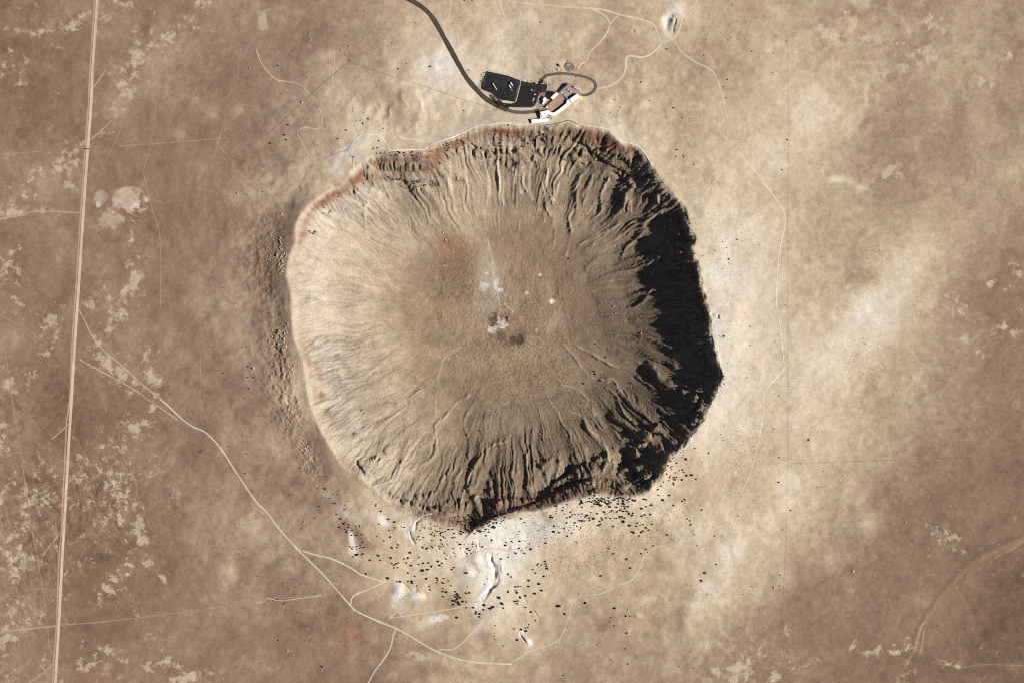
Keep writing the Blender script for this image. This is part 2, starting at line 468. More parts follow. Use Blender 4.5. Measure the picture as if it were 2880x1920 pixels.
# level pad for the car parks, rounded to the slope
def level(poly, z, soft=7):
    xs_, ys_, s_ = sdf_coarse(np.array(poly), 3.0, (min(p[0] for p in poly) - 40, min(p[1] for p in poly) - 40), (max(p[0] for p in poly) + 40, max(p[1] for p in poly) + 40))
    sl = box(poly, 30)
    q = bil(xs_, ys_, s_, FX[sl], FY[sl])
    w = smooth(-soft, 0, q)
    z_ = z(FX[sl], FY[sl]) if callable(z) else z
    H[sl] = H[sl] * (1 - w) + z_ * w

LOT = T(1320, 170, [(250,175),(640,255),(850,338),(1090,395),(1290,400),(1300,430),(1275,545),(1170,560),(1150,640),(1110,720),(1080,800),(1000,830),(800,830),(660,815),(500,750),(420,640),(370,560),(200,500),(180,460),(210,360),(240,270)], 5.88)
level(LOT, lambda x, y: bil(GX, GY, H_smooth, x, y) - 0.6)
PODIUM = T(1470, 220, [(1425,205),(1140,470),(940,715),(700,925),(725,965),(515,1010),(535,1078),(560,1300),(690,1290),(810,1165),(900,1205),(1010,1225),(1120,1160),(1410,940),(1560,815),(1800,640),(1850,540),(1830,440),(1700,330),(1540,230)], 11.2)
ZP = float(bil(GX, GY, H_smooth, np.array([1585.0]), np.array([318.0]))[0]) + 0.5
_pg = bil(GX, GY, H_smooth, np.array([p[0] for p in PODIUM]), np.array([p[1] for p in PODIUM]))
level([(1596,239),(1572,262),(1554,284),(1533,304),(1530,318),(1540,330),(1552,320),(1575,322),(1610,296),(1632,276),(1628,256),(1612,246)], ZP - .8, 6)
def hat(px, py):
    return bil(GX, GY, H, np.asarray(px, float), np.asarray(py, float))
# ------------------------------------------------------------------ ground cover colours
def lin(c):
    c = np.asarray(c, float) / 255.0
    return np.where(c <= 0.04045, c / 12.92, ((c + 0.055) / 1.055) ** 2.4)
PAL = np.array([(116,92,74),(131,106,86),(146,119,98),(158,131,109),(174,148,125),(192,168,140),(209,187,156),(222,203,174),(232,216,191),(241,232,217)], float)
TONE = [
"233334334556765665555454",
"333433344676765656655554",
"224333445576667666775454",
"333333456666667767764445",
"334334555555555577654455",
"233333455555555588655554",
"223333455555555588655643",
"333333455555555588767643",
"333333455555555588776543",
"322233455555555587775543",
"333323445555555777676432",
"333333345556677766764322",
"433334456678877677654222",
"433333444668765677443321",
"332333334556755565333321",
"333333333345544443322211"]
tg = np.array([[int(c) for c in r] for r in TONE], float)
tg[0:4, 14:18] -= 0.0

def tone_to_rgb(t):
    t = np.clip(t, 0, 9); i = np.minimum(t.astype(int), 8); f = (t - i)[..., None]
    return lin(PAL[i]) * (1 - f) + lin(PAL[i + 1]) * f

# smooth interpolation of the 120 m tone cells, edges held outward
def up(c, n):
    t = np.clip((c - 60) / 120.0, -0.49, n - 0.51)
    t = t + 0.0
    i = np.floor(t).astype(int); f = t - i
    W = np.stack([(1 - f) ** 3, 3 * f ** 3 - 6 * f ** 2 + 4, -3 * f ** 3 + 3 * f ** 2 + 3 * f + 1, f ** 3]) / 6
    return [np.clip(i + k - 1, 0, n - 1) for k in range(4)], W
wxg, Wx = up(GX, 24); wyg, Wy = up(GY, 16)
# sharpen the cell values a little so that the spline keeps their contrast
tp = np.pad(tg, 1, mode='edge')
blur = (tp[:-2, 1:-1] + tp[2:, 1:-1] + tp[1:-1, :-2] + tp[1:-1, 2:]) / 4
tg2 = tg + 0.55 * (tg - blur)
A1 = sum(tg2[:, wxg[k]] * Wx[k] for k in range(4))
TN = sum(A1[wyg[k], :] * Wy[k][:, None] for k in range(4))
n1 = lfbm(150, 3, 201, 0.6); n2 = lfbm(46, 4, 211, 0.6); n3 = lfbm(13, 3, 221, 0.65)
TN += (n1 * 0.45 + n2 * 0.30) * (1 - .5 * smooth(1950, 2250, FX)) + n3 * 0.16
# fine drainage lines and veins in the soil
fr_ = (slice(np.searchsorted(GY, -20), np.searchsorted(GY, 1940)), slice(np.searchsorted(GX, -20), np.searchsorted(GX, 2900)))
vx_ = FX[fr_] + 22 * lattice(58, 801)[fr_] + 7 * lattice(17, 803)[fr_]; vy_ = FY[fr_] + 22 * lattice(61, 802)[fr_] + 7 * lattice(19, 804)[fr_]
vein = np.clip(1 - abs(perlin(vx_ / 74, vy_ / 74, 21)) * 7, 0, 1) + .8 * np.clip(1 - abs(perlin(vx_ / 33, vy_ / 33, 23)) * 6, 0, 1)
TN[fr_] += (lattice(240, 811)[fr_] * 1.4 - .1) * vein * .55 + pfbm(FX[fr_] / 9, FY[fr_] / 9, 2, 25) * .22
# streaks blown by the south-west wind on the eastern plain
ew = smooth(2100, 2500, FX)
su = (FX * 0.62 - FY * 0.78); sv = (FX * 0.78 + FY * 0.62)
sl_e = (slice(None), slice(np.searchsorted(GX, 2050), NX))
stx = pfbm(sv[sl_e] / 260, su[sl_e] / 260, 1, 71) * 0.0 + pfbm(su[sl_e] / 150, sv[sl_e] / 60, 4, 75)
TN[sl_e] += stx * 0.55 * ew[sl_e]

def tone(cx, cy, rx, ry, rot, a):
    m_ = 2.6 * max(rx, ry); sl = box([(cx, cy)], m_)
    TN[sl] += a * gauss(cx, cy, rx, ry, rot, FX[sl], FY[sl])

for a in [(1050,300,150,90,0,.6),(1330,200,120,80,0,.4),(1400,1600,70,120,0,.6),(1460,1500,80,40,0,.7),(1420,1650,46,110,0,1.2),(1300,1560,120,50,0,.6),(1180,1500,90,40,0,.6),(1120,1600,70,60,0,.4),(790,700,40,110,10,-1.2),(800,980,30,120,-8,-1.0),(870,1200,30,90,-25,-.8),(930,1330,20,60,-40,-.6),(2430,900,170,60,-45,.7),(2580,740,230,70,-42,.6),(2300,1060,170,80,-45,.4),(1960,640,60,160,0,-.5),(2100,800,60,200,10,-.35),(643,1611,34,26,20,2.0),(700,1478,28,26,0,1.2),(575,850,34,22,-10,1.3),(325,318,24,34,10,1.0),(512,372,18,28,0,1.6),(585,320,26,18,0,1.4),(665,305,18,16,0,1.4),  # negative spots along the west flank put its slope shade into the tone
          (445,1640,60,26,-60,-.6),(690,1600,30,50,10,-.8),(300,1570,60,22,0,-1.1),(470,1560,50,50,0,-.9),(420,40,24,20,0,-1),(410,100,20,30,0,-.8),(60,125,70,22,0,-.9),
          (130,170,60,20,0,-.4),(470,100,24,8,20,-1.4),(640,1060,40,30,0,-.7),(560,1280,60,30,20,-.8),(90,1350,60,14,0,-1.0),(250,1240,40,25,-20,-.6),
          (1225,190,48,65,30,2.2),(1180,185,20,14,0,1.0),(1418,142,36,62,-14,1.4),(1360,235,40,26,0,.8),(1085,262,24,44,-5,-1.5),(972,340,12,26,0,-1.9),(1130,300,16,50,10,-1.0),(1165,330,14,26,0,-1.2),  # dark streaks here and below put the hummocks' relief shading into the tone
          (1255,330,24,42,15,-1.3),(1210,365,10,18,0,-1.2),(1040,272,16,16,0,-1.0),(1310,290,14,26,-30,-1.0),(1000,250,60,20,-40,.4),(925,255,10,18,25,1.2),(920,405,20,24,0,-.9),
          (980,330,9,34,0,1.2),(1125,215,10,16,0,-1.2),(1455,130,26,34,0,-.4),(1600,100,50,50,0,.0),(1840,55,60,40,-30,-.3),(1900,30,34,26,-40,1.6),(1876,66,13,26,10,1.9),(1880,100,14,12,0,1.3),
          (1580,180,14,12,0,1.6),(1690,218,30,14,-10,1.2),(1720,205,34,26,30,.5),(1720,300,28,18,-25,1.1),(1870,190,30,30,0,-.6),(1810,290,22,16,0,1.0),(1990,290,40,40,0,.7),(2090,340,30,40,30,.9),
          (1985,400,30,12,-30,.5),(1640,330,30,16,0,.3),(2197,37,14,24,0,1.2),(2185,470,26,26,0,1.2),(2260,300,36,40,0,.6),(2300,395,60,10,-30,.5),
          (2362,504,32,11,6,3.0),(2426,529,20,8,12,2.8),(2221,1352,36,34,0,1.9),(2200,1420,24,26,0,1.5),(2175,1470,30,30,0,1.1),(2423,1398,22,26,10,1.0),(2445,1465,26,44,20,1.4),(2330,1480,60,30,0,.2),
          (2052,1547,36,24,-20,2.0),(1990,1650,34,40,30,1.6),(1960,1700,26,16,0,1.2),(2034,1694,20,13,0,1.4),(1905,1600,40,24,-30,.9),(1945,1770,14,60,-8,1.0),(1915,1730,12,60,5,-.9),(1810,1690,34,18,-30,1.5),(1798,1728,9,6,20,1.6),
          (1790,1780,26,40,0,.6),(1700,1750,30,20,0,-.8),(1760,1720,20,30,-20,-.7),(1865,1590,30,14,-20,-1.1),(1660,1560,90,40,-25,-.6),(1640,1590,40,20,0,-.4),
          (2330,1580,34,26,0,.7),(2340,1560,26,10,-40,.4),(2210,1630,28,26,0,1.2),(2610,1690,34,18,0,.7),(2540,1640,60,20,10,-.8),(2700,1560,50,20,0,-.6),
          (1121,1652,15,24,0,3.6),(1108,1690,14,16,0,1.6),(1170,1672,26,13,12,3.2),(1140,1710,26,14,0,1.2),(1360,1650,20,58,8,2.6),(1345,1700,14,22,0,2.4),(1385,1590,26,30,0,1.2),(1312,1608,24,22,0,1.9),(1320,1620,8,8,0,-1.8),(1338,1586,12,7,40,-2.0),
          (1072,1455,20,14,20,2.6),(1155,1485,16,22,0,2.4),(1135,1480,26,9,10,1.3),(990,1525,10,26,-10,2.2),(1000,1560,10,20,0,1.4),(1010,1500,34,12,50,-2.0),(1030,1532,30,16,30,-2.6),(975,1510,12,24,-20,-1.5),(965,1480,12,30,30,-1.0),
          (960,1560,40,30,0,-.2),(920,1390,26,12,30,1.6),(1060,1690,44,13,-35,-1.3),(1485,1801,16,11,40,3.0),(1465,1775,14,10,20,1.6),(1370,1790,34,22,30,-1.0),(1400,1765,30,40,0,.6),(1470,1500,60,30,0,1.1),(1420,1500,50,30,0,1.0),
          (1380,1545,50,16,0,.6),(1245,1480,22,26,20,-1.7),(1215,1530,20,12,0,-1.6),(1290,1535,26,10,0,-1.0),(1260,1555,12,10,0,-1.6),(1300,1490,60,18,-15,-1.0),(1190,1760,44,12,-14,1.2),(1270,1700,22,24,0,-1.0),(1250,1660,14,40,-8,-.5),(1280,1860,56,22,10,.8),
          (1240,1830,80,14,12,-.6),(1280,1890,70,12,8,-.8),(1090,1550,50,30,0,-.3),(980,1790,20,24,20,1.1),(1050,1800,16,14,-40,1.5),(990,1850,12,30,0,1.0),(860,1755,30,20,0,-1.3),(880,1610,30,40,20,.8),(760,1560,40,26,-30,.6),
          (770,1590,30,14,-40,-1.3),(845,1840,40,60,30,-.3),(1110,1880,26,34,10,.9),(740,1840,60,40,0,-.4),(860,1590,26,50,10,-.6),
          (730,500,50,40,-30,.8),(850,470,60,40,-30,.8),(760,640,60,40,-50,-.5),(760,760,50,60,0,-.9),(790,1000,30,50,0,-1.0),(760,850,50,30,-20,.5),(800,860,26,20,0,1.3),(740,1000,40,40,0,-.3),(760,1200,50,80,20,-.3),(880,1280,34,40,40,-.5),(850,1100,16,40,-15,1.0),  # the dark west-flank spots also carry slope shade in their tone
          (700,830,60,20,-20,.6),(680,560,34,20,0,1.0),(660,450,30,22,0,-.5),(2820,1330,60,80,0,-.5),(2700,1180,60,50,0,-.4),(2440,780,44,26,-20,-1.6),(2560,560,60,16,-10,-.6),(2530,730,90,150,35,1.0),(2460,900,90,60,35,.8),(2350,1060,80,90,30,.5),(2620,540,60,50,0,.4),
          (2560,200,40,20,-20,-.6),(2480,400,40,60,-20,-.5),(2700,300,26,60,10,-.8),(2620,290,60,50,0,.1),(2430,350,14,60,20,-1.1),(2330,430,40,14,-30,-.6),(2590,130,26,10,0,-1.0),(2400,40,60,20,-10,-1.0)]:
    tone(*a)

# two levels of patchy bare sand among the darker scrub
pn = lfbm(40, 3, 401, 0.75) + 0.75 * lfbm(9, 1, 431) + 0.55 * lattice(6.1, 433)
pn = (pn - pn.mean()) / pn.std()
pn2 = lfbm(22, 4, 451, 0.75)
SAND = np.zeros_like(TN)
def sand(cx, cy, rx, ry, rot, a):
    m_ = 3.6 * max(rx, ry); sl = box([(cx, cy)], m_)
    g_ = gauss(cx, cy, rx, ry, rot, FX[sl], FY[sl])
    SAND[sl] = np.maximum(SAND[sl], np.maximum(a * g_, .62 * a * g_ ** 0.36))
for a in [(208,68,34,16,-20,1.05),(110,88,90,18,-5,.6),(70,55,40,20,30,.4),(170,140,30,24,20,.5),(73,238,38,12,10,.65),(30,170,34,60,-20,.5),(375,190,36,74,25,.66),(490,92,60,13,-35,.72),(545,62,30,16,0,.6),(570,12,44,16,0,.65),(305,50,26,10,0,.5),(340,14,50,12,0,.6),(345,245,34,40,0,.6),
          (330,315,24,34,0,.5),(300,372,24,13,0,.6),(190,455,50,26,-30,.62),(230,405,30,14,-30,.6),(74,508,46,16,-30,.6),(200,515,18,20,0,.7),(100,560,60,26,20,.5),(20,600,34,18,0,.8),(50,635,24,8,0,.6),(370,545,30,20,0,.0),(372,660,8,36,0,.55),
          (378,790,24,42,0,.95),(352,815,34,20,-20,.75),(303,830,12,28,-20,.8),(257,853,12,22,0,.9),(337,884,20,40,30,1.0),(330,914,13,18,0,.7),(165,855,24,16,0,.85),(150,900,24,32,0,.78),(48,850,14,26,0,.6),(45,790,16,40,0,.45),(282,915,11,17,0,.75),(310,926,16,8,0,.6),(25,740,34,60,0,.45),
          (297,1018,25,24,20,.9),(348,1052,54,20,35,1.1),(280,968,26,14,0,.7),(413,1000,15,30,0,1.05),(432,1068,22,30,-20,.95),(440,1105,12,16,0,.8),(428,1147,15,15,0,.9),(413,1187,20,14,0,1.0),(376,1210,22,30,0,.9),(398,1232,20,16,0,.7),(306,1250,30,20,0,.6),(370,1330,14,28,10,1.0),(392,1312,9,36,0,.75),
          (310,1370,95,80,0,.62),(100,1400,90,60,0,.62),(90,1050,40,26,0,.72),(25,1075,30,24,0,.7),(16,1230,22,55,0,.68),(130,985,26,30,0,.6),(245,1028,26,12,0,.7),(130,1600,120,140,0,.0),(60,1550,95,130,0,.58),(130,1590,40,60,0,.5),(337,1458,10,24,0,.9),(385,1480,26,44,0,.9),(395,1520,16,20,0,.8),
          (413,1584,16,14,30,1.05),(456,1624,22,12,45,1.0),(367,1587,16,9,20,.9),(325,1630,12,9,30,1.05),(362,1614,20,9,0,.8),(300,1660,36,30,0,.62),(377,1712,20,6,40,.9),(294,1822,36,14,10,.85),(262,1870,44,26,0,.7),(345,1850,40,12,30,.65),(410,1876,40,12,20,.66),(502,1912,26,13,0,1.1),(540,1900,14,12,0,.9),(592,1893,12,8,0,.9),
          (455,1825,26,9,20,.75),(420,1778,20,9,40,.7),(470,1870,30,30,0,.5),(10,1800,24,40,0,.7),(125,1860,14,16,0,.7),(172,1916,12,8,0,1),(220,1860,30,14,0,.7),(30,1900,50,20,0,.3),
          (2312,90,22,36,-30,.85),(2344,106,22,14,40,.85),(2457,110,44,15,8,1.05),(2410,65,34,24,0,.72),(2527,124,22,9,10,.95),(2573,104,15,13,0,1.0),(2613,66,22,22,0,.85),(2650,85,22,14,20,.7),(2622,155,34,20,0,1.05),(2543,187,30,15,8,1.05),(2585,181,16,10,0,1.0),(2500,200,26,16,0,.75),(2560,160,20,10,0,.8),
          (2438,280,16,16,0,.9),(2423,308,16,24,20,.85),(2405,402,24,12,0,.6),(2405,350,16,30,0,.5),(2760,232,13,20,0,.95),(2787,240,9,12,0,.9),(2838,155,18,14,0,.85),(2870,170,16,14,0,.7),(2512,474,34,14,0,.85),(2490,490,20,12,0,.95),(2530,484,20,10,0,.8),(2440,515,34,22,0,.6),(2270,80,24,30,0,.55),(2720,130,40,8,-5,.5),
          (2787,798,19,13,-20,1.1),(2846,806,26,16,0,.68),(2818,918,34,26,0,.72),(2711,953,16,12,0,.95),(2852,935,20,14,0,.8),(2860,760,26,20,0,.5),(2690,880,30,40,0,.5),(2705,962,12,8,0,1),(2750,1000,40,20,0,.4),
          (2098,1880,60,48,10,.74),(2013,1886,10,10,0,.85),(2122,1854,9,6,0,1.0),(2466,1830,44,11,-6,.8),(2521,1836,26,14,10,.8),(2562,1818,14,16,20,1.0),(2250,1872,44,11,-18,.85),(2175,1898,24,24,0,.78),(2212,1777,14,22,0,.55),(2560,1900,50,14,0,.5),(2395,1822,20,14,0,.6),(2680,1870,34,8,10,.5),(2660,1515,60,50,0,.4),
          (1190,1742,44,7,-14,1.0),(1185,1843,24,9,10,.9),(800,40,0.1,0.1,0,0),(60,1700,50,60,0,.45),(230,1580,14,100,0,.4),(560,1480,30,20,0,.0)]:
    if a[2] > 1: sand(*a)
TN -= np.clip(SAND, 0, 1) * smooth(.2, -1.0, pn) * 0.5
SANDF = np.clip(SAND * 1.08 + 0.15 * pn * smooth(.02, .2, SAND), 0, 1.3)
TN += BADG * 0.55
ring = np.exp(-(np.maximum(-D, 0) / 75) ** 2) * (D < 0) * smooth(850, 1150, FX) * smooth(-400, 0, FX - 850)
TN += ring * .75 + 1.0 * gauss(1420, 1530, 170, 90) + .5 * gauss(1650, 1470, 150, 60) + .25 * n3 * smooth(0, .3, abs(n2)) + .06 * np.tanh(5 * (n2 + .5 * n1))
TN = np.where(TN > 7.8, 7.8 + (TN - 7.8) * .6, TN)
C = tone_to_rgb(TN)

def tint(cx, cy, rx, ry, rot, rgb, a, noisy=0.0, crisp=False):
    m_ = 2.6 * max(rx, ry); sl = box([(cx, cy)], m_)
    w = a * gauss(cx, cy, rx, ry, rot, FX[sl], FY[sl])
    if crisp: w = a * smooth(.25, .5, w / a + .28 * pn[sl] * (w / a > .08))
    if noisy: w = np.clip(w * (1 + noisy * pn2[sl]), 0, 1)
    C[sl] = C[sl] * (1 - w[..., None]) + lin(rgb) * w[..., None]

# hue drift: redder to the west, greyer on the north flank
redw = (smooth(900, 0, FX) * 0.6)[..., None]
C = C * (1 - redw) + C * np.array([1.035, 0.985, 0.965]) * redw
gn = (gauss(1150, 250, 420, 220) * 0.8)[..., None]
C = C * (1 - gn) + C * np.array([0.985, 1.0, 1.05]) * gn

# remove the slope's own light and shade from the tones read off the plain
lx, ly, lz = math.sin(R(SUN_AZ)) * math.cos(R(SUN_EL)), -math.cos(R(SUN_AZ)) * math.cos(R(SUN_EL)), math.sin(R(SUN_EL))
gy_, gx_ = np.gradient(H_smooth, GY, GX)
sh = (lz - gx_ * lx - gy_ * ly) / np.sqrt(1 + gx_ ** 2 + gy_ ** 2) / lz
sh = np.clip(sh, 0.72, 1.32)
C = C / sh[..., None] ** 0.8

# ---- inside of the crater
ins = smooth(0, 8, D)
east_w = smooth(1150, 1650, FX)[..., None]  # shade of the east wall put into the inner colour
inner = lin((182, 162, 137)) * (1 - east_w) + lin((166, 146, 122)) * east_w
south_w = (smooth(1050, 1350, FY) * smooth(1080, 1300, FX) * .8)[..., None]  # darker base carries the shade of the north-west facing south slope
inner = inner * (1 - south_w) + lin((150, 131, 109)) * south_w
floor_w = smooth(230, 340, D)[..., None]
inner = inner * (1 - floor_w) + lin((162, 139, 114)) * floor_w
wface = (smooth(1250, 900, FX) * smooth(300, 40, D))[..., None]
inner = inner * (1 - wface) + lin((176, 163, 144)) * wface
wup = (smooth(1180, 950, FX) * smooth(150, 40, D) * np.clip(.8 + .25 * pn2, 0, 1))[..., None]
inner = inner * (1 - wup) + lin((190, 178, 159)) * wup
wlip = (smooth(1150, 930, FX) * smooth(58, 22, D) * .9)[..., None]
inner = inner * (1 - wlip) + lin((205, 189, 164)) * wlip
inner *= (1 + 0.10 * n2 + 0.08 * n3)[..., None]
talus_n = pn2 * smooth(20, 80, D)
inner *= (1 + 0.06 * talus_n)[..., None]
_vn = np.zeros_like(D); _vn[iy0:iy1, ix0:ix1] = VEIN
inner *= (1 - .20 * _vn * np.interp(D, [30, 80, 300, 400], [0, 1, .7, 0]) * np.clip(1 + .6 * pn2, 0, 1.6))[..., None]
_st = np.zeros_like(D); _st[iy0:iy1, ix0:ix1] = STREAK
inner *= (1 + 0.16 * _st * np.interp(D, [10, 60, 300, 430], [.3, 1, .85, 0]))[..., None]
# fresh debris is paler, incised ground darker
inner *= np.clip(1 + 0.075 * np.clip(EROD, -3, 3), 0.78, 1.2)[..., None]
# cream limestone lip
lip = (smooth(26, 6, D) * 0.6 * np.clip(.7 + .5 * pn2, 0, 1) * smooth(900, 1050, FX))[..., None]
inner = inner * (1 - lip) + lin((226, 208, 180)) * lip
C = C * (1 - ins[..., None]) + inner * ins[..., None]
def tone2(cx, cy, rx, ry, rot, rgb, a, nz=0.3):
    tint(cx, cy, rx, ry, rot, rgb, a, nz)
# red sandstone band under the lip
TH2 = (TH + np.pi * 2) % (np.pi * 2)
band = np.exp(-((D - 24 - 7 * lattice(70, 511)) / 11.0) ** 2)
bw = np.zeros_like(TH)
def sect(c, w, a):
    global bw
    bw = np.maximum(bw, a * np.exp(-(((TH - c + np.pi) % (2 * np.pi) - np.pi) / w) ** 2))
sect(-1.45, .34, 1.0); sect(-1.05, .2, .85); sect(-.45, .15, .65); sect(-.12, .22, .5); sect(.12, .1, .45); sect(1.75, .2, .45); sect(1.35, .2, .8); sect(-2.25, .25, .95); sect(-1.85, .2, .7); sect(-2.6, .2, .6); sect(2.9, .3, .35)
bw = np.clip(bw * (1 + .5 * pn2), 0, 1) * band
C = C * (1 - bw[..., None]) + lin((140, 99, 76)) * bw[..., None]
for a in [(1020,505,60,11,-4,.75),(1075,492,50,10,8,.55),(1180,480,60,10,-4,.5),(1225,440,28,22,-50,.85),(1290,405,44,8,-25,.6),(985,525,30,14,-45,.75),(935,555,36,12,-32,.85),(895,582,24,11,-25,.8),
          (868,622,11,22,25,.8),(851,665,11,24,10,.85),(845,685,9,9,0,.7),(833,720,9,22,10,.4),(833,800,7,22,5,.3),(847,825,9,9,0,.3),(850,858,9,9,0,.3),(876,969,8,10,0,0.675),(888,1022,9,10,0,0.7425000000000002),(896,1045,8,14,0,0.81),(902,1063,8,9,0,0.54),
          (905,1112,14,14,30,0.8775000000000001),(925,1160,14,11,30,1.0),(934,1186,10,9,0,.5),(964,1245,9,11,-20,.5),(975,1300,13,30,-38,1.0),(1005,1328,8,16,-30,.7),(1660,385,22,26,0,.7),(1705,410,20,22,0,.5),(1610,370,30,9,5,.7),(1720,1470,.1,.1,0,0),
          (1540,1300,5,60,-8,.5),(1497,1340,5,50,3,.4),(1360,1470,30,12,-10,.5),(1225,1458,26,14,0,.3),(1330,1440,10,22,30,.3),(1530,1445,14,10,60,.8),(1546,1462,12,7,40,.6),(1516,1489,5,6,0,.6),(1420,1449,50,9,-6,.75),(1590,1405,30,8,-20,.7),
          (978,118+1440-1440,.1,.1,0,0)]:
    if a[2] > 1: tint(a[0], a[1], a[2], a[3], a[4], (140, 98, 77), a[5] * .8, .35)
tint(955, 520, 10, 6, 0, (110, 60, 40), .5)
# patches on the floor and the fans
for a in [((1368,790),(38,70,-8),(192,179,158),.8),((1345,862),(30,22,0),(198,186,166),.7),((1382,745),(22,40,-8),(194,181,160),.4),((1388,840),(20,34,0),(178,165,148),.5),((1260,680),(46,26,20),(156,116,90),.8),((1270,740),(50,60,20),(150,114,90),.75),((1300,770),(36,50,0),(140,112,90),.5),
          ((1215,770),(80,60,0),(150,128,106),.4),((1250,860),(90,44,0),(176,146,116),.5),((1460,910),(60,40,0),(172,138,112),.5),((1440,960),(50,20,10),(176,138,112),.5),((1520,720),(90,70,30),(150,122,98),.5),((1600,880),(60,60,0),(160,134,108),.4),
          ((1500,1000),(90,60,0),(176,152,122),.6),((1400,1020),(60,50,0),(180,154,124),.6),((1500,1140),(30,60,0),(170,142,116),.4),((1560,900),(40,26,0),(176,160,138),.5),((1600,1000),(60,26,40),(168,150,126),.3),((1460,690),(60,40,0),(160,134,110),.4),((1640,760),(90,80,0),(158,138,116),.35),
          ((1680,900),(90,110,0),(142,123,102),.5),((1650,1100),(120,120,0),(146,127,105),.5),((1500,1270),(150,110,0),(152,131,110),.5),((1350,1300),(120,100,0),(156,136,113),.4),((1180,620),(50,80,20),(176,160,134),.4),((1000,680),(90,60,0),(205,183,157),.5),((930,640),(60,40,20),(226,205,180),.5),((900,780),(50,80,0),(222,202,176),.5),  # east and south talus spots put slope shade into the colour
          ((900,900),(60,60,0),(222,203,177),.4),((1160,560),(60,26,-10),(164,146,120),.5),((1120,470),(50,20,0),(170,152,122),.6),((980,1280),(60,40,40),(205,190,160),.4),((1040,1300),(60,60,0),(206,188,158),.4),((1120,1290),(50,60,30),(216,197,168),.4)]:
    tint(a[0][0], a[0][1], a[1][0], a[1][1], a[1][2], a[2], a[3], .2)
def pline(pts, w, rgb, a, soft=1.0):
    c = catmull(pts, 5); sl = box(c, w * 3 + 3)
    q, t, _ = poly_dist(c, FX[sl], FY[sl])
    ww_ = (a * np.clip((w - q) / soft + 0.5, 0, 1))[..., None]
    C[sl] = C[sl] * (1 - ww_) + lin(rgb) * ww_
# bare white rock and spoil of the old diggings
for a in [((962,440),(22,14,-30),.6),((975,425),(24,8,-20),.7),((1000,405),(30,10,-15),.6),((950,462),(12,22,30),.6),((958,480),(10,16,20),.6),((942,450),(22,8,30),.55),((1010,440),(12,14,30),.4),((1366,1640),(18,52,8),.95),((1352,1680),(14,30,25),.85),((1378,1585),(16,20,0),.8),((1345,1590),(16,14,0),.5),((1316,1612),(22,20,0),.55),((1121,1652),(13,20,0),.95),((1110,1682),(10,16,0),.7),((1168,1671),(20,10,14),.95),((1128,1705),(10,22,10),.5),
          ((1485,1801),(13,9,45),.98),((1470,1780),(8,10,0),.6),((1072,1458),(16,9,30),.8),((1085,1470),(16,8,10),.6),((1158,1488),(8,16,0),.85),((1150,1500),(12,10,0),.7),((992,1528),(6,22,-10),.7),((985,1545),(5,16,0),.5),((1228,1738),(38,7,-14),.75),((1215,1745),(10,8,0),.6),
          ((1460,1490),(60,26,-10),.5),((1420,1520),(46,22,0),.45),((1400,1560),(50,20,0),.4),((1300,1560),(30,16,0),.25),((1345,1760),(22,12,-40),.5),((1390,1735),(12,8,-40),.4),((1395,1700),(26,30,0),.35),((1876,70),(10,24,8),.7),((1900,35),(22,14,-45),.5),((1866,55),(8,10,0),.5),((1886,100),(10,8,0),.4),
          ((975,1440),(26,10,40),.35),((1040,1450),(24,12,30),.4),((1115,1440),(18,8,20),.4)]:
    tint(a[0][0], a[0][1], a[1][0], a[1][1], a[1][2], (240, 233, 222), min(1, a[2] * 1.15), .3, a[2] > .6)
for a in [((1338,1586),(9,5,45),.6),((1344,1600),(10,4,50),.6),((1312,1608),(5,5,0),.6),((1350,1700),(4,14,0),.3),((1358,1705),(2,12,0),.4),((1362,1700),(2,12,0),.4),((1372,1790),(9,16,20),.5),((1340,1620),(4,16,35),.4),((1895,78),(2.5,14,5),.5),((1893,45),(4,4,0),.5),((1880,95),(5,3,0),.4)]:
    tint(a[0][0], a[0][1], a[1][0], a[1][1], a[1][2], (128, 108, 90), a[2], .5)
# sandy chutes and pale tongues below the north cliffs
for p, w_, a_ in [([(1399,452),(1403,485),(1405,510),(1406,536)],2.6,.85),([(1437,405),(1442,440),(1447,480),(1450,512)],4,.6),([(1357,430),(1367,470),(1376,512),(1374,550)],4.5,.55),([(1334,412),(1352,460)],4,.5),([(1303,430),(1312,490),(1308,540)],3.5,.5),([(1470,470),(1466,540)],4,.45),
                  ([(1536,445),(1541,480),(1538,520)],3,.8),([(1590,455),(1575,500),(1560,560)],5,.5),([(1622,500),(1618,540)],4,.5),([(1700,520),(1685,560),(1672,600)],3,.45),([(1265,450),(1268,520),(1262,560)],3,.45),([(1495,460),(1488,520),(1500,560)],3,.5),([(1406,540),(1412,560),(1420,575)],4,.4)]:
    pline(p, w_, (226, 210, 186), a_, 2.5)
# mine workings in the middle
WH = (240, 232, 218)
for cx, cy, rx, ry, a in [(1412,902,14,13,1.0),(1412,904,12,12,1.0),(1384,925,9,8,.85),(1554,849,8,7,.9),(1482,824,5,5,.6),(1519,772,5,5,.7),(1501,770,4,4,.5),(1407,814,6,6,.6),(1368,768,4,4,.5),(1511,927,10,7,.4),(1395,800,7,12,.45),(1362,803,13,10,.5)]:
    tint(cx, cy, rx, ry, 0, WH, a, .35, True)
for cx, cy, rx, ry, a in [(1390,897,8,11,.75),(1378,893,7,8,.6),(1425,962,34,13,.45),(1455,955,12,11,.7),(1400,945,14,12,.35),(1470,940,50,22,.3),(1415,866,12,9,.35),(1310,840,18,7,.2),(1386,880,12,4,.5)]:
    tint(cx, cy, rx, ry, 0, (96, 80, 66), a, .9, rx < 20)
for p in [[(1372,672),(1388,752),(1396,800),(1406,858)],[(1420,855),(1443,876)]]:
    pline(p, 2.2, (205, 192, 172), .7, 2)
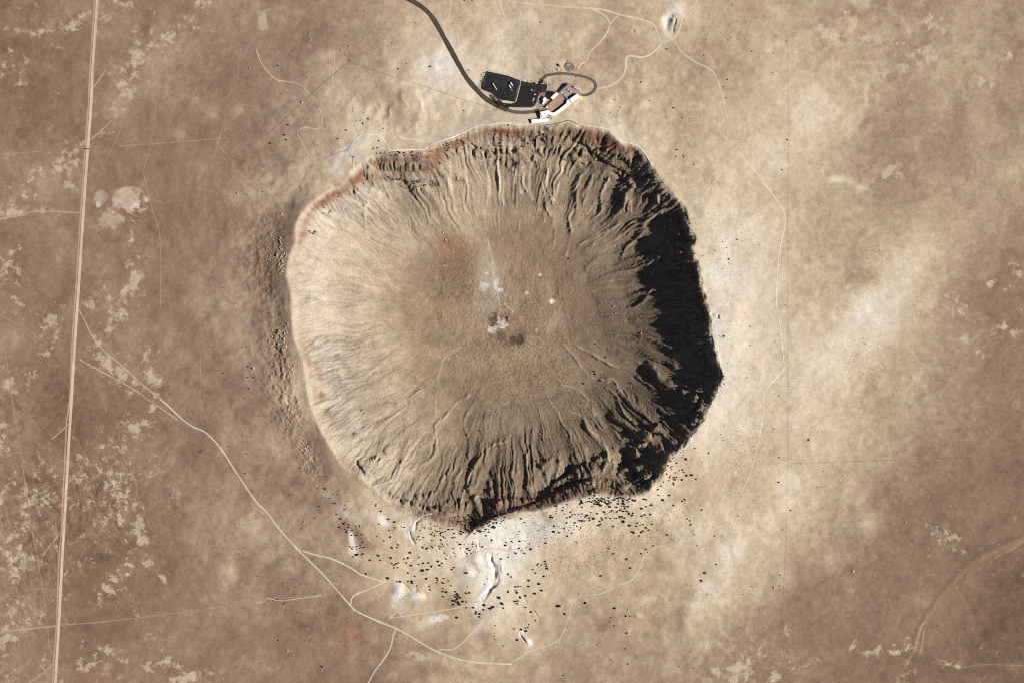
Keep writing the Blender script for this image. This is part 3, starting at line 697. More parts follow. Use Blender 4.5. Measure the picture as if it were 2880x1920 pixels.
for o, p, w_, a_ in RID:  # pale levees, with ridge light and channel shade put into the colour
    if a_ > 0 and w_ < 8: pline(T(o[0], o[1], p), w_ * .42, (214, 195, 168), .5, 2)
    elif a_ < 0: pline(T(o[0], o[1], p), w_ * .7, (120, 104, 88), .45, 3)
# gravel fan of the borrow pit by the west road
for a in [((368,566),(34,26,0),(212,190,162),.95),((352,575),(30,14,0),(206,187,165),.7),((314,610),(26,22,-20),(196,174,150),.9),((283,562),(14,18,0),(206,190,168),.7),((275,575),(6,9,0),(230,220,208),.7),((382,580),(14,7,0),(232,222,210),.7),((300,560),(60,8,-20),(180,150,125),.3),
          ((345,600),(26,5,25),(172,118,92),.7),((360,608),(9,7,0),(164,108,84),.6),((380,602),(22,6,-10),(150,112,90),.6),((258,602),(4,8,30),(160,110,85),.6),((296,525),(10,20,-30),(160,122,98),.5),((400,560),(6,26,0),(138,112,92),.6),
          ((975,1477),(13,11,0),(150,108,86),.6),((800,1785),(28,18,0),(146,104,82),.6),((780,1760),(20,16,0),(150,112,90),.5),((974,1801),(14,36,-10),(156,108,82),.7),((1000,1790),(24,10,-20),(160,116,92),.6),((970,1775),(12,40,12),(160,118,94),.5),((910,1790),(12,34,20),(152,116,94),.5),
          ((809,1702),(18,22,20),(160,115,90),.5),((781,1684),(10,5,0),(160,100,75),.6),((640,1910),(90,30,0),(150,116,94),.3),((290,1905),(60,20,0),(165,125,100),.4),((740,1320),(60,30,0),(150,125,104),.3),((1900,1330),(160,60,30),(208,178,145),.35),((1640,1530),(120,60,-20),(200,172,140),.35),
          ((600,1100),(50,30,0),(146,118,98),.4),((2600,1600),(200,150,0),(150,126,104),.15)]:
    tint(a[0][0], a[0][1], a[1][0], a[1][1], a[1][2], a[2], a[3], .35, 250 < a[0][0] < 400 and a[3] > .65)
sl = box([(360, 590)], 75)
fan = gauss(362, 580, 52, 46, 0, FX[sl], FY[sl]) * 0.30 * np.sin(np.arctan2(FY[sl] - 575, FX[sl] - 318) * 46 + 2 * n3[sl])
C[sl] *= (1 + fan)[..., None]
tint(770, 780, 50, 190, 5, (124, 108, 92), .55, .3); tint(735, 690, 26, 50, 20, (124, 108, 90), .45, .4)  # west flank: relief shade and block shadows painted into the ground colour
# rectangles of cleared ground, outlined foundations
def rect(cx, cy, w, h_, rot, rgb, a):
    sl = box([(cx, cy)], w + h_)
    c, s = math.cos(R(rot)), math.sin(R(rot))
    dx, dy = FX[sl] - cx, FY[sl] - cy
    u_ = abs(dx * c + dy * s) - w / 2; v_ = abs(-dx * s + dy * c) - h_ / 2
    q = np.maximum(u_, v_)
    w_ = (a * np.clip(-q / 3 + .3, 0, 1) * np.clip(1 + .4 * pn2[sl], 0, 1.2))[..., None]
    C[sl] = C[sl] * (1 - w_) + lin(rgb) * w_
rect(739, 58, 26, 58, -6, (196, 174, 150), .8); rect(1179, 185, 32, 27, 4, (224, 212, 190), .8)
rect(1403, 902, 56, 40, 0, (120, 98, 80), .25)
# disturbed soil along the fences and faint tracks, wash of the east
for p, w_, rgb, a in [([(2190,90),(2217,300),(2216,700),(2215,1290),(2190,1890)], 1.3, (175,155,132), .2),([(2225,1303),(2420,1296),(2880,1278)],1.2,(172,150,128),.2),
    ([(2189,0),(2189,95)],1.6,(205,180,150),.5),([(2222,130),(2222,800)],1.4,(215,195,170),.35),([(2572,1850),(2572,1815),(2580,1780),(2614,1718),(2684,1626),(2756,1562),(2890,1500)],12,(120,98,80),.4),([(2590,1838),(2578,1815),(2585,1780),(2620,1720),(2690,1630),(2760,1570),(2890,1510)],6.5,(172,138,112),.6),
    ([(2572,1828),(2590,1765),(2602,1748)],2,(214,184,152),.6),([(2590,1830),(2600,1770)],2,(214,184,152),.5),([(2890,1512),(2850,1540),(2800,1565)],2.2,(200,168,138),.4),([(2880,1530),(2835,1560)],1.5,(110,86,70),.5),([(2760,1560),(2710,1620)],2,(120,94,76),.5),([(2640,1690),(2620,1730)],2,(178,142,112),.5),
    ([(2530,1900),(2560,1850),(2572,1830)],3,(176,144,118),.5),([(2880,1870),(2760,1868),(2700,1875),(2620,1860)],1.5,(190,165,140),.4),([(2320,1800),(2360,1840),(2300,1858)],2,(170,150,130),.2)]:
    pline(p, w_, rgb, a, 2)
C *= (1 + 0.035 * lattice(4.6, 911) + 0.03 * lattice(7.7, 913))[..., None]
ALB = np.clip(C / GAIN, 0.006, 0.62)
# ------------------------------------------------------------------ materials
def node_mat(name, rough=0.95):
    m = bpy.data.materials.new(name); m.use_nodes = True
    nt = m.node_tree; b = nt.nodes["Principled BSDF"]
    b.inputs["Roughness"].default_value = rough
    try: b.inputs["Specular IOR Level"].default_value = 0.15
    except Exception: pass
    return m, nt, b

def ground_material():
    m, nt, b = node_mat("desert_ground", 1.0)
    N, Lk = nt.nodes, nt.links
    b.inputs["Specular IOR Level"].default_value = 0.0
    at = N.new("ShaderNodeAttribute"); at.attribute_name = "albedo"; at.attribute_type = 'GEOMETRY'
    geo = N.new("ShaderNodeNewGeometry")
    def noise(scale, detail, rough=.6):
        n = N.new("ShaderNodeTexNoise"); n.inputs["Scale"].default_value = scale; n.inputs["Detail"].default_value = detail; n.inputs["Roughness"].default_value = rough
        Lk.new(geo.outputs["Position"], n.inputs["Vector"]); return n
    def ramp(src, a, b_, lo, hi):
        r_ = N.new("ShaderNodeMapRange"); r_.inputs[1].default_value = a; r_.inputs[2].default_value = b_; r_.inputs[3].default_value = lo; r_.inputs[4].default_value = hi
        Lk.new(src, r_.inputs[0]); return r_.outputs[0]
    def mul(x, y):
        q = N.new("ShaderNodeMath"); q.operation = 'MULTIPLY'; Lk.new(x, q.inputs[0]); Lk.new(y, q.inputs[1]); return q.outputs[0]
    grain = ramp(noise(0.30, 3, .7).outputs[0], .28, .72, .86, 1.13)
    grain2 = ramp(noise(0.075, 5, .65).outputs[0], .3, .7, .93, 1.07)
    # low scrub: small dark clumps, denser where the larger noise allows
    vor = N.new("ShaderNodeTexVoronoi"); vor.inputs["Scale"].default_value = 0.24; vor.feature = 'F1'
    Lk.new(geo.outputs["Position"], vor.inputs["Vector"])
    dens = ramp(noise(0.011, 3).outputs[0], .40, .68, .05, .36)
    ls = N.new("ShaderNodeMath"); ls.operation = 'LESS_THAN'; Lk.new(vor.outputs["Distance"], ls.inputs[0]); Lk.new(dens, ls.inputs[1])
    scrub = ramp(ls.outputs[0], 0, 1, 1.0, .72)
    # stonier and more speckled on the crater walls
    gs = N.new("ShaderNodeMix"); gs.data_type = 'FLOAT'
    Lk.new(at.outputs["Alpha"], gs.inputs[0]); gs.inputs[2].default_value = 1.0
    Lk.new(ramp(noise(0.21, 4, .75).outputs[0], .33, .66, .72, 1.24), gs.inputs[3])
    f = mul(mul(mul(grain, grain2), scrub), gs.outputs[0])
    # bare sand showing through the scrub: cover fraction is surveyed per vertex, the ragged edge is noise
    sa = N.new("ShaderNodeAttribute"); sa.attribute_name = "sand"; sa.attribute_type = 'GEOMETRY'
    thr = ramp(sa.outputs["Fac"], 0.0, 1.0, .645, .425)
    nz = noise(0.045, 8, .78)
    sb = N.new("ShaderNodeMath"); sb.operation = 'SUBTRACT'; Lk.new(nz.outputs[0], sb.inputs[0]); Lk.new(thr, sb.inputs[1])
    cov = ramp(sb.outputs[0], -.03, .05, 0.0, .74)
    sandcol = N.new("ShaderNodeMix"); sandcol.data_type = 'RGBA'
    Lk.new(cov, sandcol.inputs[0]); Lk.new(at.outputs["Color"], sandcol.inputs[6]); sandcol.inputs[7].default_value = (0.40, 0.318, 0.230, 1)
    mx = N.new("ShaderNodeVectorMath"); mx.operation = 'SCALE'
    Lk.new(sandcol.outputs[2], mx.inputs[0]); Lk.new(f, mx.inputs["Scale"])
    Lk.new(mx.outputs[0], b.inputs["Base Color"])
    bump = N.new("ShaderNodeBump"); bump.inputs["Strength"].default_value = 0.6
    Lk.new(ramp(at.outputs["Alpha"], 0, 1, .7, 3.2), bump.inputs["Distance"])
    Lk.new(noise(0.24, 5, .7).outputs[0], bump.inputs["Height"])
    Lk.new(bump.outputs[0], b.inputs["Normal"])
    return m

ROUGHM = np.clip(np.interp(D, [-10, 10, 150, 320], [0.0, 1.0, .8, .35]) * (1 - .45 * wface[..., 0]) + rub * .9 + np.clip(bad, 0, 1) * .3, 0, 1)

def struct(o): o["kind"] = "structure"; return o

def build_ground():
    nx, ny = NX, NY
    co = np.empty((ny, nx, 3), np.float32)
    co[..., 0] = GX[None, :] - 1440; co[..., 1] = 960 - GY[:, None]; co[..., 2] = H
    idx = np.arange(ny * nx).reshape(ny, nx)
    q = np.stack([idx[:-1, :-1], idx[1:, :-1], idx[1:, 1:], idx[:-1, 1:]], -1).reshape(-1, 4)
    me = bpy.data.meshes.new("ground")
    me.vertices.add(ny * nx); me.vertices.foreach_set("co", co.ravel())
    me.loops.add(q.size); me.loops.foreach_set("vertex_index", q.ravel().astype(np.int32))
    me.polygons.add(len(q)); me.polygons.foreach_set("loop_start", np.arange(0, q.size, 4, dtype=np.int32))
    me.update(calc_edges=True)
    me.polygons.foreach_set("use_smooth", np.ones(len(q), bool))
    ca = me.color_attributes.new("albedo", 'FLOAT_COLOR', 'POINT')
    rgba = np.ones((ny * nx, 4), np.float32); rgba[:, :3] = ALB.reshape(-1, 3)
    rgba[:, 3] = ROUGHM.ravel()
    ca.data.foreach_set("color", rgba.ravel())
    sa = me.attributes.new('sand', 'FLOAT', 'POINT'); sa.data.foreach_set('value', SANDF.astype(np.float32).ravel())
    me.materials.append(ground_material())
    o = bpy.data.objects.new("ground", me); COL.objects.link(o); struct(o)
    return o
GROUND = build_ground()
# ------------------------------------------------------------------ surfaces laid on the ground
def W(px, py, z=0.0):
    return (px - 1440.0, 960.0 - py, z)

_mats = {}
def mat(name, rgb, rough=0.9, var=0.12, scale=0.35, metallic=0.0, spec=0.15):
    """procedural paint: base colour with broken-up grain; rgb is linear albedo"""
    if name in _mats: return _mats[name]
    m, nt, b = node_mat(name, rough)
    N, Lk = nt.nodes, nt.links
    b.inputs["Metallic"].default_value = metallic
    b.inputs["Specular IOR Level"].default_value = spec
    tc = N.new("ShaderNodeTexCoord")
    n = N.new("ShaderNodeTexNoise"); n.inputs["Scale"].default_value = scale; n.inputs["Detail"].default_value = 5; n.inputs["Roughness"].default_value = .65
    Lk.new(tc.outputs["Object"], n.inputs["Vector"])
    mr = N.new("ShaderNodeMapRange"); mr.inputs[1].default_value = .3; mr.inputs[2].default_value = .7; mr.inputs[3].default_value = 1 - var; mr.inputs[4].default_value = 1 + var
    Lk.new(n.outputs[0], mr.inputs[0])
    mx = N.new("ShaderNodeVectorMath"); mx.operation = 'SCALE'; mx.inputs[0].default_value = rgb
    Lk.new(mr.outputs[0], mx.inputs["Scale"]); Lk.new(mx.outputs[0], b.inputs["Base Color"])
    _mats[name] = m
    return m

def srgb(r, g, b_):
    return tuple(float(v) / GAIN for v in lin((r, g, b_)))

M_DIRT = mat("packed_dirt", srgb(222, 204, 182), var=.10, scale=.12)
M_DIRT_W = mat("packed_dirt_red", srgb(224, 198, 174), var=.07, scale=.12)
M_DIRT_B = mat("dirt_berm", srgb(196, 164, 138), var=.10, scale=.12)
M_TRACK = mat("faint_track_dust", srgb(206, 183, 158), var=.14, scale=.12)
M_TRACK_W = mat("old_track_dust", srgb(172, 146, 122), var=.14, scale=.12)
M_TRAIL = mat("chalky_trail_dust", srgb(240, 228, 214), var=.06, scale=.12)
M_ASPH = mat("asphalt", (0.0145, 0.0135, 0.0135), var=.12, scale=.4)
M_ASPH_OLD = mat("worn_asphalt", (0.085, 0.071, 0.060), var=.12, scale=.3)
M_SHOULD = mat("road_shoulder", (0.055, 0.045, 0.037), var=.35, scale=.25)
M_YELLOW = mat("yellow_line_paint", (0.30, 0.19, 0.045), var=.1)
M_WHITEP = mat("worn_white_paint", (0.085, 0.080, 0.075), var=.2)

def mesh_obj(name, verts, faces, m, parent=None, smooth_=False):
    me = bpy.data.meshes.new(name)
    me.from_pydata([tuple(v) for v in verts], [], faces)
    me.materials.append(m)
    if smooth_: me.polygons.foreach_set("use_smooth", [True] * len(me.polygons))
    me.update()
    o = bpy.data.objects.new(name, me); COL.objects.link(o)
    if parent is not None: o.parent = parent
    return o

def ribbon(name, pts, w, m, lift=0.35, step=4.0, wob=0.0, parent=None, offset=0.0, seed=0, fade=True, kind="structure"):
    c = catmull(pts, step)
    t = np.gradient(c, axis=0); L = np.hypot(t[:, 0], t[:, 1]) + 1e-9
    nx_, ny_ = -t[:, 1] / L, t[:, 0] / L
    n = len(c)
    r = np.random.RandomState(seed + n)
    s_ = np.cumsum(L)
    ww = w / 2 * (1 + wob * np.interp(np.arange(n), np.arange(0, n + 3, 3), r.uniform(-1, 1, len(np.arange(0, n + 3, 3)))))
    cx = c[:, 0] + nx_ * offset; cy = c[:, 1] + ny_ * offset
    V, F = [], []
    ks = [-1, -.5, 0, .5, 1]
    for k in ks:
        x = cx + nx_ * ww * k; y = cy + ny_ * ww * k
        z = hat(x, y) + lift
        V.append(np.stack([x - 1440, 960 - y, z], 1))
    V = np.stack(V, 1).reshape(-1, 3)
    q = len(ks)
    for i in range(n - 1):
        for k in range(q - 1):
            a = i * q + k
            F.append((a, a + 1, a + q + 1, a + q))
    me = bpy.data.meshes.new(name); me.from_pydata(V.tolist(), [], F); me.materials.append(m)
    me.polygons.foreach_set("use_smooth", [True] * len(F))
    o = bpy.data.objects.new(name, me); COL.objects.link(o)
    if parent is not None: o.parent = parent
    elif kind: o["kind"] = kind
    return o

def flat_poly(name, pts, z, m, parent=None, grid=None, lift=.3):
    """polygon sheet; z None = draped on the ground"""
    bm = bmesh.new()
    vs = [bm.verts.new(W(x, y, 0)) for x, y in pts]
    f = bm.faces.new(vs)
    bmesh.ops.triangulate(bm, faces=[f])
    if z is None:
        for _ in range(4):
            es = [e for e in bm.edges if e.calc_length() > 9]
            if not es: break
            bmesh.ops.subdivide_edges(bm, edges=es, cuts=1, use_grid_fill=False)
            bmesh.ops.triangulate(bm, faces=bm.faces[:])
    bm.normal_update()
    for f in bm.faces:
        if f.normal.z < 0: f.normal_flip()
    for v in bm.verts:
        v.co.z = (float(hat(v.co.x + 1440, 960 - v.co.y)) + lift) if z is None else z
    me = bpy.data.meshes.new(name); bm.to_mesh(me); bm.free(); me.materials.append(m)
    o = bpy.data.objects.new(name, me); COL.objects.link(o)
    if parent is not None: o.parent = parent
    else: o["kind"] = "structure"
    return o

S0, S1, S2, S3, S4, S5, S7 = (0,0), (720,0), (1440,0), (2160,0), (0,480), (0,960), (0,1440)
def P(o, *a): return T(o[0], o[1], list(a))
# graded county road down the west side: main bed and the bladed strip beside it
road_w = [(274,-14),(270,60),(262,180),(256,300),(249,400),(243,478),(232,640),(222,800),(211,960),(203,1100),(193,1260),(184,1420),(176,1560),(166,1750),(157,1900),(155,1934)]
ribbon("dirt_road", road_w, 7.6, M_DIRT_W, lift=.22, step=8)
ribbon("dirt_track", [(x - 7.6, y) for x, y in road_w[:9]] + [(198,1100),(190,1170),(187,1190),(184,1260),(176,1420),(174,1480),(167,1560),(159,1750),(151,1860),(147,1934)], 4.2, M_DIRT_B, lift=.18, step=8, wob=.1)
for pts in [P(S0,(905,185),(985,135)), P(S0,(858,810),(910,735),(978,640)), P(S0,(832,1285),(915,1215),(975,1160),(1020,1110)), [(193,1190),(176,1208),(147,1233)], [(174,1490),(158,1512),(118,1562)],
            [(152,1862),(120,1892),(78,1922)], [(0,616),(50,608),(95,595),(150,595),(228,599)]]:
    ribbon("dirt_track", pts, 4.0, M_DIRT_B, lift=.26, wob=.2)
ribbon("dirt_track", [(0,1776),(70,1768),(157,1759)], 4.5, M_DIRT_B, lift=.2, wob=.15)
for pts in [[(162,1757),(260,1750),(400,1734),(520,1718),(640,1702),(720,1688),(800,1680),(900,1672),(960,1664)], [(0,950),(20,1020),(40,1160),(60,1280),(72,1370),(82,1440),(100,1540),(118,1640),(130,1740),(142,1830)],
            P(S0,(2110,0),(2230,130),(2300,300),(2352,440)), P(S0,(1850,60),(1720,215),(1500,370),(1400,560),(1310,780),(1180,1030),(1080,1260),(930,1560)), P(S0,(1500,500),(1440,800),(1430,1000),(1390,1300),(1320,1568)),
            P(S4,(1320,30),(1400,350),(1470,620),(1475,1260)), P(S4,(0,1330),(160,1410),(400,1550)), P(S0,(0,1420),(360,1395)), P(S0,(1060,1345),(1600,1310),(2080,1270)), P(S0,(2200,540),(2170,790),(2100,880),(2070,1080),(2000,1320),(1940,1568)),
            P(S4,(1940,0),(1890,90),(1880,330),(1940,550),(1990,790),(2020,1000),(2010,1200),(1940,1310),(1880,1568)), P(S5,(1850,10),(1840,350),(1840,660),(1870,760)), P(S0,(2010,1340),(2120,1470),(2150,1568)),
            P(S4,(716,680),(660,745)), [(75,1655),(120,1654),(145,1656),(158,1668)]]:
    ribbon("faint_track", pts, 2.8, M_TRACK_W, lift=.14, wob=.4, step=4)
# track that leaves the road and runs south-east round the crater
se = [(222,870),(240,905),(262,950),(295,988),(340,1025),(400,1080),(450,1120),(478,1145),(515,1180),(545,1200),(575,1213),(605,1240),(630,1272),(655,1312),(680,1350),(720,1408),(752,1440),(785,1485),(830,1535),(875,1580),(915,1620),(950,1660),(985,1700),(1000,1715),(1040,1735),(1080,1752),(1113,1765),(1150,1785),(1200,1815),(1240,1835),(1290,1852),(1350,1862),(1440,1866)]
ribbon("dirt_track", se[:7], 3.2, M_TRACK, lift=.2, wob=.2, step=4)
ribbon("dirt_track", se[6:], 4.4, M_DIRT, lift=.25, wob=.12, step=5)
ribbon("faint_track", [(225,1010),(245,1022),(300,1052),(370,1090),(410,1118),(450,1145),(500,1180)], 2.6, M_TRACK, lift=.2, wob=.3)
E6 = (720,1440)
for pts, w_ in [(P(E6,(430,350),(520,380),(700,425),(860,500),(960,565),(1060,600),(1180,635),(1260,632),(1380,605),(1500,600),(1600,560),(1680,530)), 4.4),
             (P(E6,(1170,645),(1020,710),(920,750),(880,790),(870,850)), 4.0),
             (P(E6,(1680,530),(1600,440),(1520,350),(1450,270),(1400,180),(1440,110),(1480,60),(1560,20),(1620,10)), 4.4),
             (P(E6,(1680,530),(1780,500),(1880,440),(1960,400),(2080,340),(2200,330),(2380,360)), 5.0),
             (P(E6,(1700,530),(1800,590),(1870,670),(1920,760),(1960,820)), 3.2),
             (P(E6,(1220,970),(1500,930),(1760,890),(1900,860),(2010,830),(2070,800)), 3.0),
             (P(E6,(1690,1255),(1800,1255),(1880,1210),(1960,1130),(2040,1040),(2100,960),(2160,920)), 4.0),
             (P(E6,(1290,1065),(1260,1130),(1240,1230),(1180,1340),(1090,1460),(1030,1568)), 4.4),
             (P(E6,(1330,830),(1310,890),(1250,950),(1225,975)), 3.0),
             (P(E6,(2060,900),(2140,945),(2200,1010)), 2.6), (P(E6,(0,830),(70,820),(110,785),(230,810),(420,785),(600,760)), 1.8)]:
    ribbon("dirt_track", pts, w_, M_DIRT, lift=.25, wob=.15, step=5)
F7 = (1440,1440)
for pts in [P(F7,(100,1290),(380,1200),(470,1100),(520,960),(540,860),(620,775),(820,740),(1000,660),(1110,610),(1180,500),(1220,390),(1330,320),(1520,270),(1700,240),(1850,150),(1920,20)),
            P(F7,(0,1370),(150,1290),(300,1230)), [(2217,575+480-480),(2205,600),(2195,700),(2192,760),(2186,840)], ]:
    ribbon("faint_track", pts, 2.4, M_DIRT, lift=.16, wob=.3, step=4)
# tracks to the north and east
for pts, w_ in [(P(S2,(0,20),(300,50),(600,75),(820,90),(1000,140),(1180,180),(1300,230),(1330,290),(1350,350),(1370,400)), 5),
             (P(S2,(740,90),(820,125),(880,180),(895,230),(870,310),(800,400),(720,480),(690,560),(640,590),(600,650)), 4),
             (P(S2,(980,145),(940,180),(895,230)), 3.4), (P(S2,(1370,400),(1440,375),(1490,350),(1540,270),(1560,180),(1620,100),(1710,0)), 5),
             (P(S2,(1480,375),(1560,480),(1680,570),(1820,640),(1880,730),(1930,880),(1960,1020),(1975,1110),(1940,1200),(1950,1260),(2050,1370)), 3.4),
             (P(S2,(1370,400),(1330,450),(1260,510),(1180,530),(1090,515),(1050,540),(1045,620),(1020,700),(960,760),(880,800),(790,815)), 5.5),
             (P(S1,(2225,-10),(2270,120),(2340,300),(2400,390),(2560,540),(2672,675)), 4.6),
             (P(S1,(1790,-10),(1785,80),(1760,170),(1715,225)), 4),
             ([(2074,425),(2120,480),(2163,535),(2185,565),(2205,600),(2206,640),(2193,700),(2186,770),(2183,850),(2192,910),(2202,1000),(2204,1035),(2190,1055),(2160,1085)], 3.2),
             ([(2160,1085),(2148,1110),(2146,1160),(2130,1250),(2110,1330),(2075,1400),(2040,1450)], 2.2)]:
    ribbon("dirt_track", pts, w_ * (.72 if pts[0][0] > 2050 else 1), M_TRAIL if pts[0][0] > 2050 else M_DIRT, lift=.25, wob=.14, step=4)
for pts, w_ in [(P(S1,(0,450),(60,600),(180,730),(260,750),(400,780),(480,860),(560,950),(600,1050),(600,1150)), 3.4),
             (P(S1,(600,1160),(660,950),(690,820),(720,600),(725,480)), 2.6),
             (P(S1,(600,1160),(560,1190),(450,1175),(395,1200),(385,1240),(430,1320),(480,1420),(550,1475),(640,1460),(760,1410),(850,1385)), 4.2),
             (P(S1,(1100,710),(1130,900)), 1.6), (P(S1,(850,870),(790,940),(800,1080)), 1.6), (P(S1,(1780,100),(1830,250),(1850,440)), 1.6),
             (P(S2,(1160,140),(1250,70),(1350,0)), 2.2), (P(S2,(1040,130),(1180,0)), 1.4), (P(S2,(900,330),(1060,220)), 2.0)]:
    ribbon("faint_track", pts, w_, M_TRACK, lift=.25 if w_ < 3 else .5, wob=.3, step=4)
# rim footpath, chalky white
ribbon("rim_path", P(S1,(850,1388),(880,1340),(920,1280),(980,1245),(1060,1240),(1120,1240),(1170,1290),(1210,1340),(1240,1385),(1330,1385),(1440,1380),(1540,1380),(1620,1330),(1680,1305),(1800,1270),(1900,1225),(2040,1160),(2150,1150),(2250,1135),(2352,1138)), 3.6, M_TRAIL, lift=.6, wob=.2, step=4)
ribbon("rim_path", P(S1,(1215,1335),(1290,1255),(1360,1280),(1450,1285),(1500,1300),(1640,1305)), 2.8, M_TRAIL, lift=.6, wob=.2, step=4)
ribbon("rim_path", [(1440,349),(1452,352),(1470,353),(1488,348)], 3.0, M_TRAIL, lift=.6, wob=.15)
ribbon("rim_path", P(S2,(560,1110),(640,1150),(760,1170),(870,1190),(920,1240),(990,1300),(1070,1320),(1160,1350),(1230,1430),(1280,1530)), 2.8, M_TRAIL, lift=.8, wob=.2)
ribbon("rim_path", [(2018,985),(2024,1015),(2021,1060),(2018,1105)], 2.4, M_TRAIL, lift=.8, wob=.2)
ribbon("rim_path", P((1440,960),(1790,700),(1700,790),(1650,870),(1640,910),(1550,1000),(1470,1060)), 2.6, M_TRAIL, lift=.9, wob=.2)
ribbon("rim_path", P(S1,(850,1390),(890,1440),(900,1500),(905,1568)), 3.2, M_TRAIL, lift=.7, wob=.2)
ribbon("crater_trail", [(1530,354),(1560,350),(1585,344),(1598,340),(1612,345),(1625,352)], 1.8, M_ASPH_OLD, lift=.7)
ribbon("crater_trail", [(1528,354),(1540,366),(1552,378)], 1.8, M_ASPH_OLD, lift=1.2)

# ---- paved entrance road and car parks
road_p = P(S1,(1350,-30),(1450,20),(1540,80),(1610,150),(1680,260),(1740,370),(1800,480),(1860,590),(1930,710),(2010,810),(2100,900),(2200,965),(2262,992),(2310,1010))
ribbon("road_shoulder", road_p, 13.5, M_SHOULD, lift=.45, wob=.12, step=4)
AR = ribbon("asphalt_road", road_p, 7.6, M_ASPH, lift=.62, step=4)
for o_ in (-.35, .35):
    ribbon("road_line", road_p, .45, M_YELLOW, lift=.70, step=4, parent=AR, offset=o_)
for o_ in (-3.3, 3.3):
    ribbon("road_line", road_p, .35, M_WHITEP, lift=.70, step=4, parent=AR, offset=o_)
RA = lambda *a: T(1320, 170, list(a), 5.88)
ribbon("service_road", RA((620,815),(700,850),(820,868),(960,865),(1060,855),(1160,838)), 9.5, M_ASPH_OLD, lift=.75, step=4)
ribbon("service_road", RA((1150,400),(1200,330),(1260,270),(1330,248),(1480,225),(1620,230),(1800,255),(1950,290),(2040,340),(2085,400),(2085,460),(2045,525),(1980,565),(1890,585),(1830,560),(1760,520)), 7.4, M_ASPH_OLD, lift=.75, step=4)
# ------------------------------------------------------------------ things
def thing(name, label, cat, px, py, z=None, rot=0.0, group=None):
    o = bpy.data.objects.new(name, None); COL.objects.link(o)
    o.empty_display_size = 1
    o.location = W(px, py, float(hat(px, py)) if z is None else z)
    o.rotation_euler = (0, 0, rot)
    o["label"] = label; o["category"] = cat
    if group: o["group"] = group
    return o

def tag(o, label, cat, group=None):
    o["label"] = label; o["category"] = cat
    if group: o["group"] = group
    return o

def part(name, bm, m, parent, stuff=False, smooth_=False, label=None):
    bmesh.ops.recalc_face_normals(bm, faces=bm.faces[:])
    me = bpy.data.meshes.new(name); bm.to_mesh(me); bm.free(); me.materials.append(m)
    if smooth_: me.polygons.foreach_set("use_smooth", [True] * len(me.polygons))
    o = bpy.data.objects.new(name, me); COL.objects.link(o)
    if parent is not None: o.parent = parent
    if stuff: o["kind"] = "stuff"
    if label: o["label"] = label
    return o

def bbox(bm, x0, x1, y0, y1, z0, z1, bevel=0.0, taper=0.0):
    vs = [bm.verts.new((x, y, z)) for z in (z0, z1) for x, y in ((x0, y0), (x1, y0), (x1, y1), (x0, y1))]
    if taper:
        cx, cy = (x0 + x1) / 2, (y0 + y1) / 2
        for v in vs[4:]:
            v.co.x = cx + (v.co.x - cx) * (1 - taper); v.co.y = cy + (v.co.y - cy) * (1 - taper * .5)
    fs = [bm.faces.new([vs[i] for i in f]) for f in ((3,2,1,0),(4,5,6,7),(0,1,5,4),(1,2,6,5),(2,3,7,6),(3,0,4,7))]
    if bevel:
        es = list({e for f in fs for e in f.edges})
        bmesh.ops.bevel(bm, geom=es, offset=bevel, segments=2, affect='EDGES', profile=.6)
    return bm

def cyl(bm, x, y, z, r, h, axis='Z', n=12, r2=None):
    q = {'Z': Matrix(), 'Y': Matrix.Rotation(math.pi / 2, 4, 'X'), 'X': Matrix.Rotation(math.pi / 2, 4, 'Y')}[axis]
    bmesh.ops.create_cone(bm, cap_ends=True, segments=n, radius1=r, radius2=r if r2 is None else r2, depth=h, matrix=Matrix.Translation((x, y, z)) @ q)
    return bm

def prism(bm, pts, z0, z1, org, zlow=None):
    """vertical prism over a polygon of site points; org = (px, py, z) of the parent empty"""
    ox, oy, oz = org
    n = len(pts)
    lo = [bm.verts.new((x - ox, oy - y, (z0 if zlow is None else zlow[i]) - oz)) for i, (x, y) in enumerate(pts)]
    hi = [bm.verts.new((x - ox, oy - y, z1 - oz)) for x, y in pts]
    bm.faces.new(hi); bm.faces.new(lo[::-1])
    for i in range(n):
        bm.faces.new((lo[i], lo[(i + 1) % n], hi[(i + 1) % n], hi[i]))
    return bm

M_ROOF = mat("white_roof_membrane", (0.62, 0.61, 0.60), rough=.6, var=.03)
M_ROOF2 = mat("roof_edge_metal", (0.45, 0.44, 0.43), rough=.5, var=.03)
M_STONE = mat("sandstone_block_wall", (0.20, 0.115, 0.075), var=.2, scale=.8)
M_WALLC = mat("tan_stucco_wall", (0.30, 0.24, 0.18), var=.08)
M_GLASS = mat("dark_window_glass", (0.02, 0.024, 0.03), rough=.15, var=.02, spec=.5)
M_PAVE = mat("red_brown_paving", srgb(184, 146, 122), var=.10, scale=.2)
M_CONC = mat("grey_concrete", srgb(168, 154, 148), var=.07, scale=.2)
M_CONC2 = mat("pale_concrete", srgb(205, 196, 182), var=.06, scale=.2)
M_GRAV = mat("grey_gravel", srgb(134, 122, 114), var=.16, scale=.5)
M_GRAVC = mat("cream_landscape_gravel", srgb(226, 212, 180), var=.25, scale=.45)
M_DARKM = mat("dark_steel", (0.03, 0.03, 0.032), rough=.5, var=.05)
M_WHITE = mat("white_vehicle_paint", (0.60, 0.60, 0.61), rough=.35, var=.02, spec=.4)
M_CREAM = mat("cream_vehicle_paint", (0.46, 0.43, 0.37), rough=.4, var=.03, spec=.4)
M_RED = mat("red_vehicle_paint", (0.32, 0.012, 0.02), rough=.35, var=.03, spec=.4)
M_BLACK = mat("black_vehicle_paint", (0.012, 0.014, 0.022), rough=.3, var=.02, spec=.5)
M_BLUE = mat("navy_vehicle_paint", (0.010, 0.022, 0.055), rough=.3, var=.02, spec=.5)
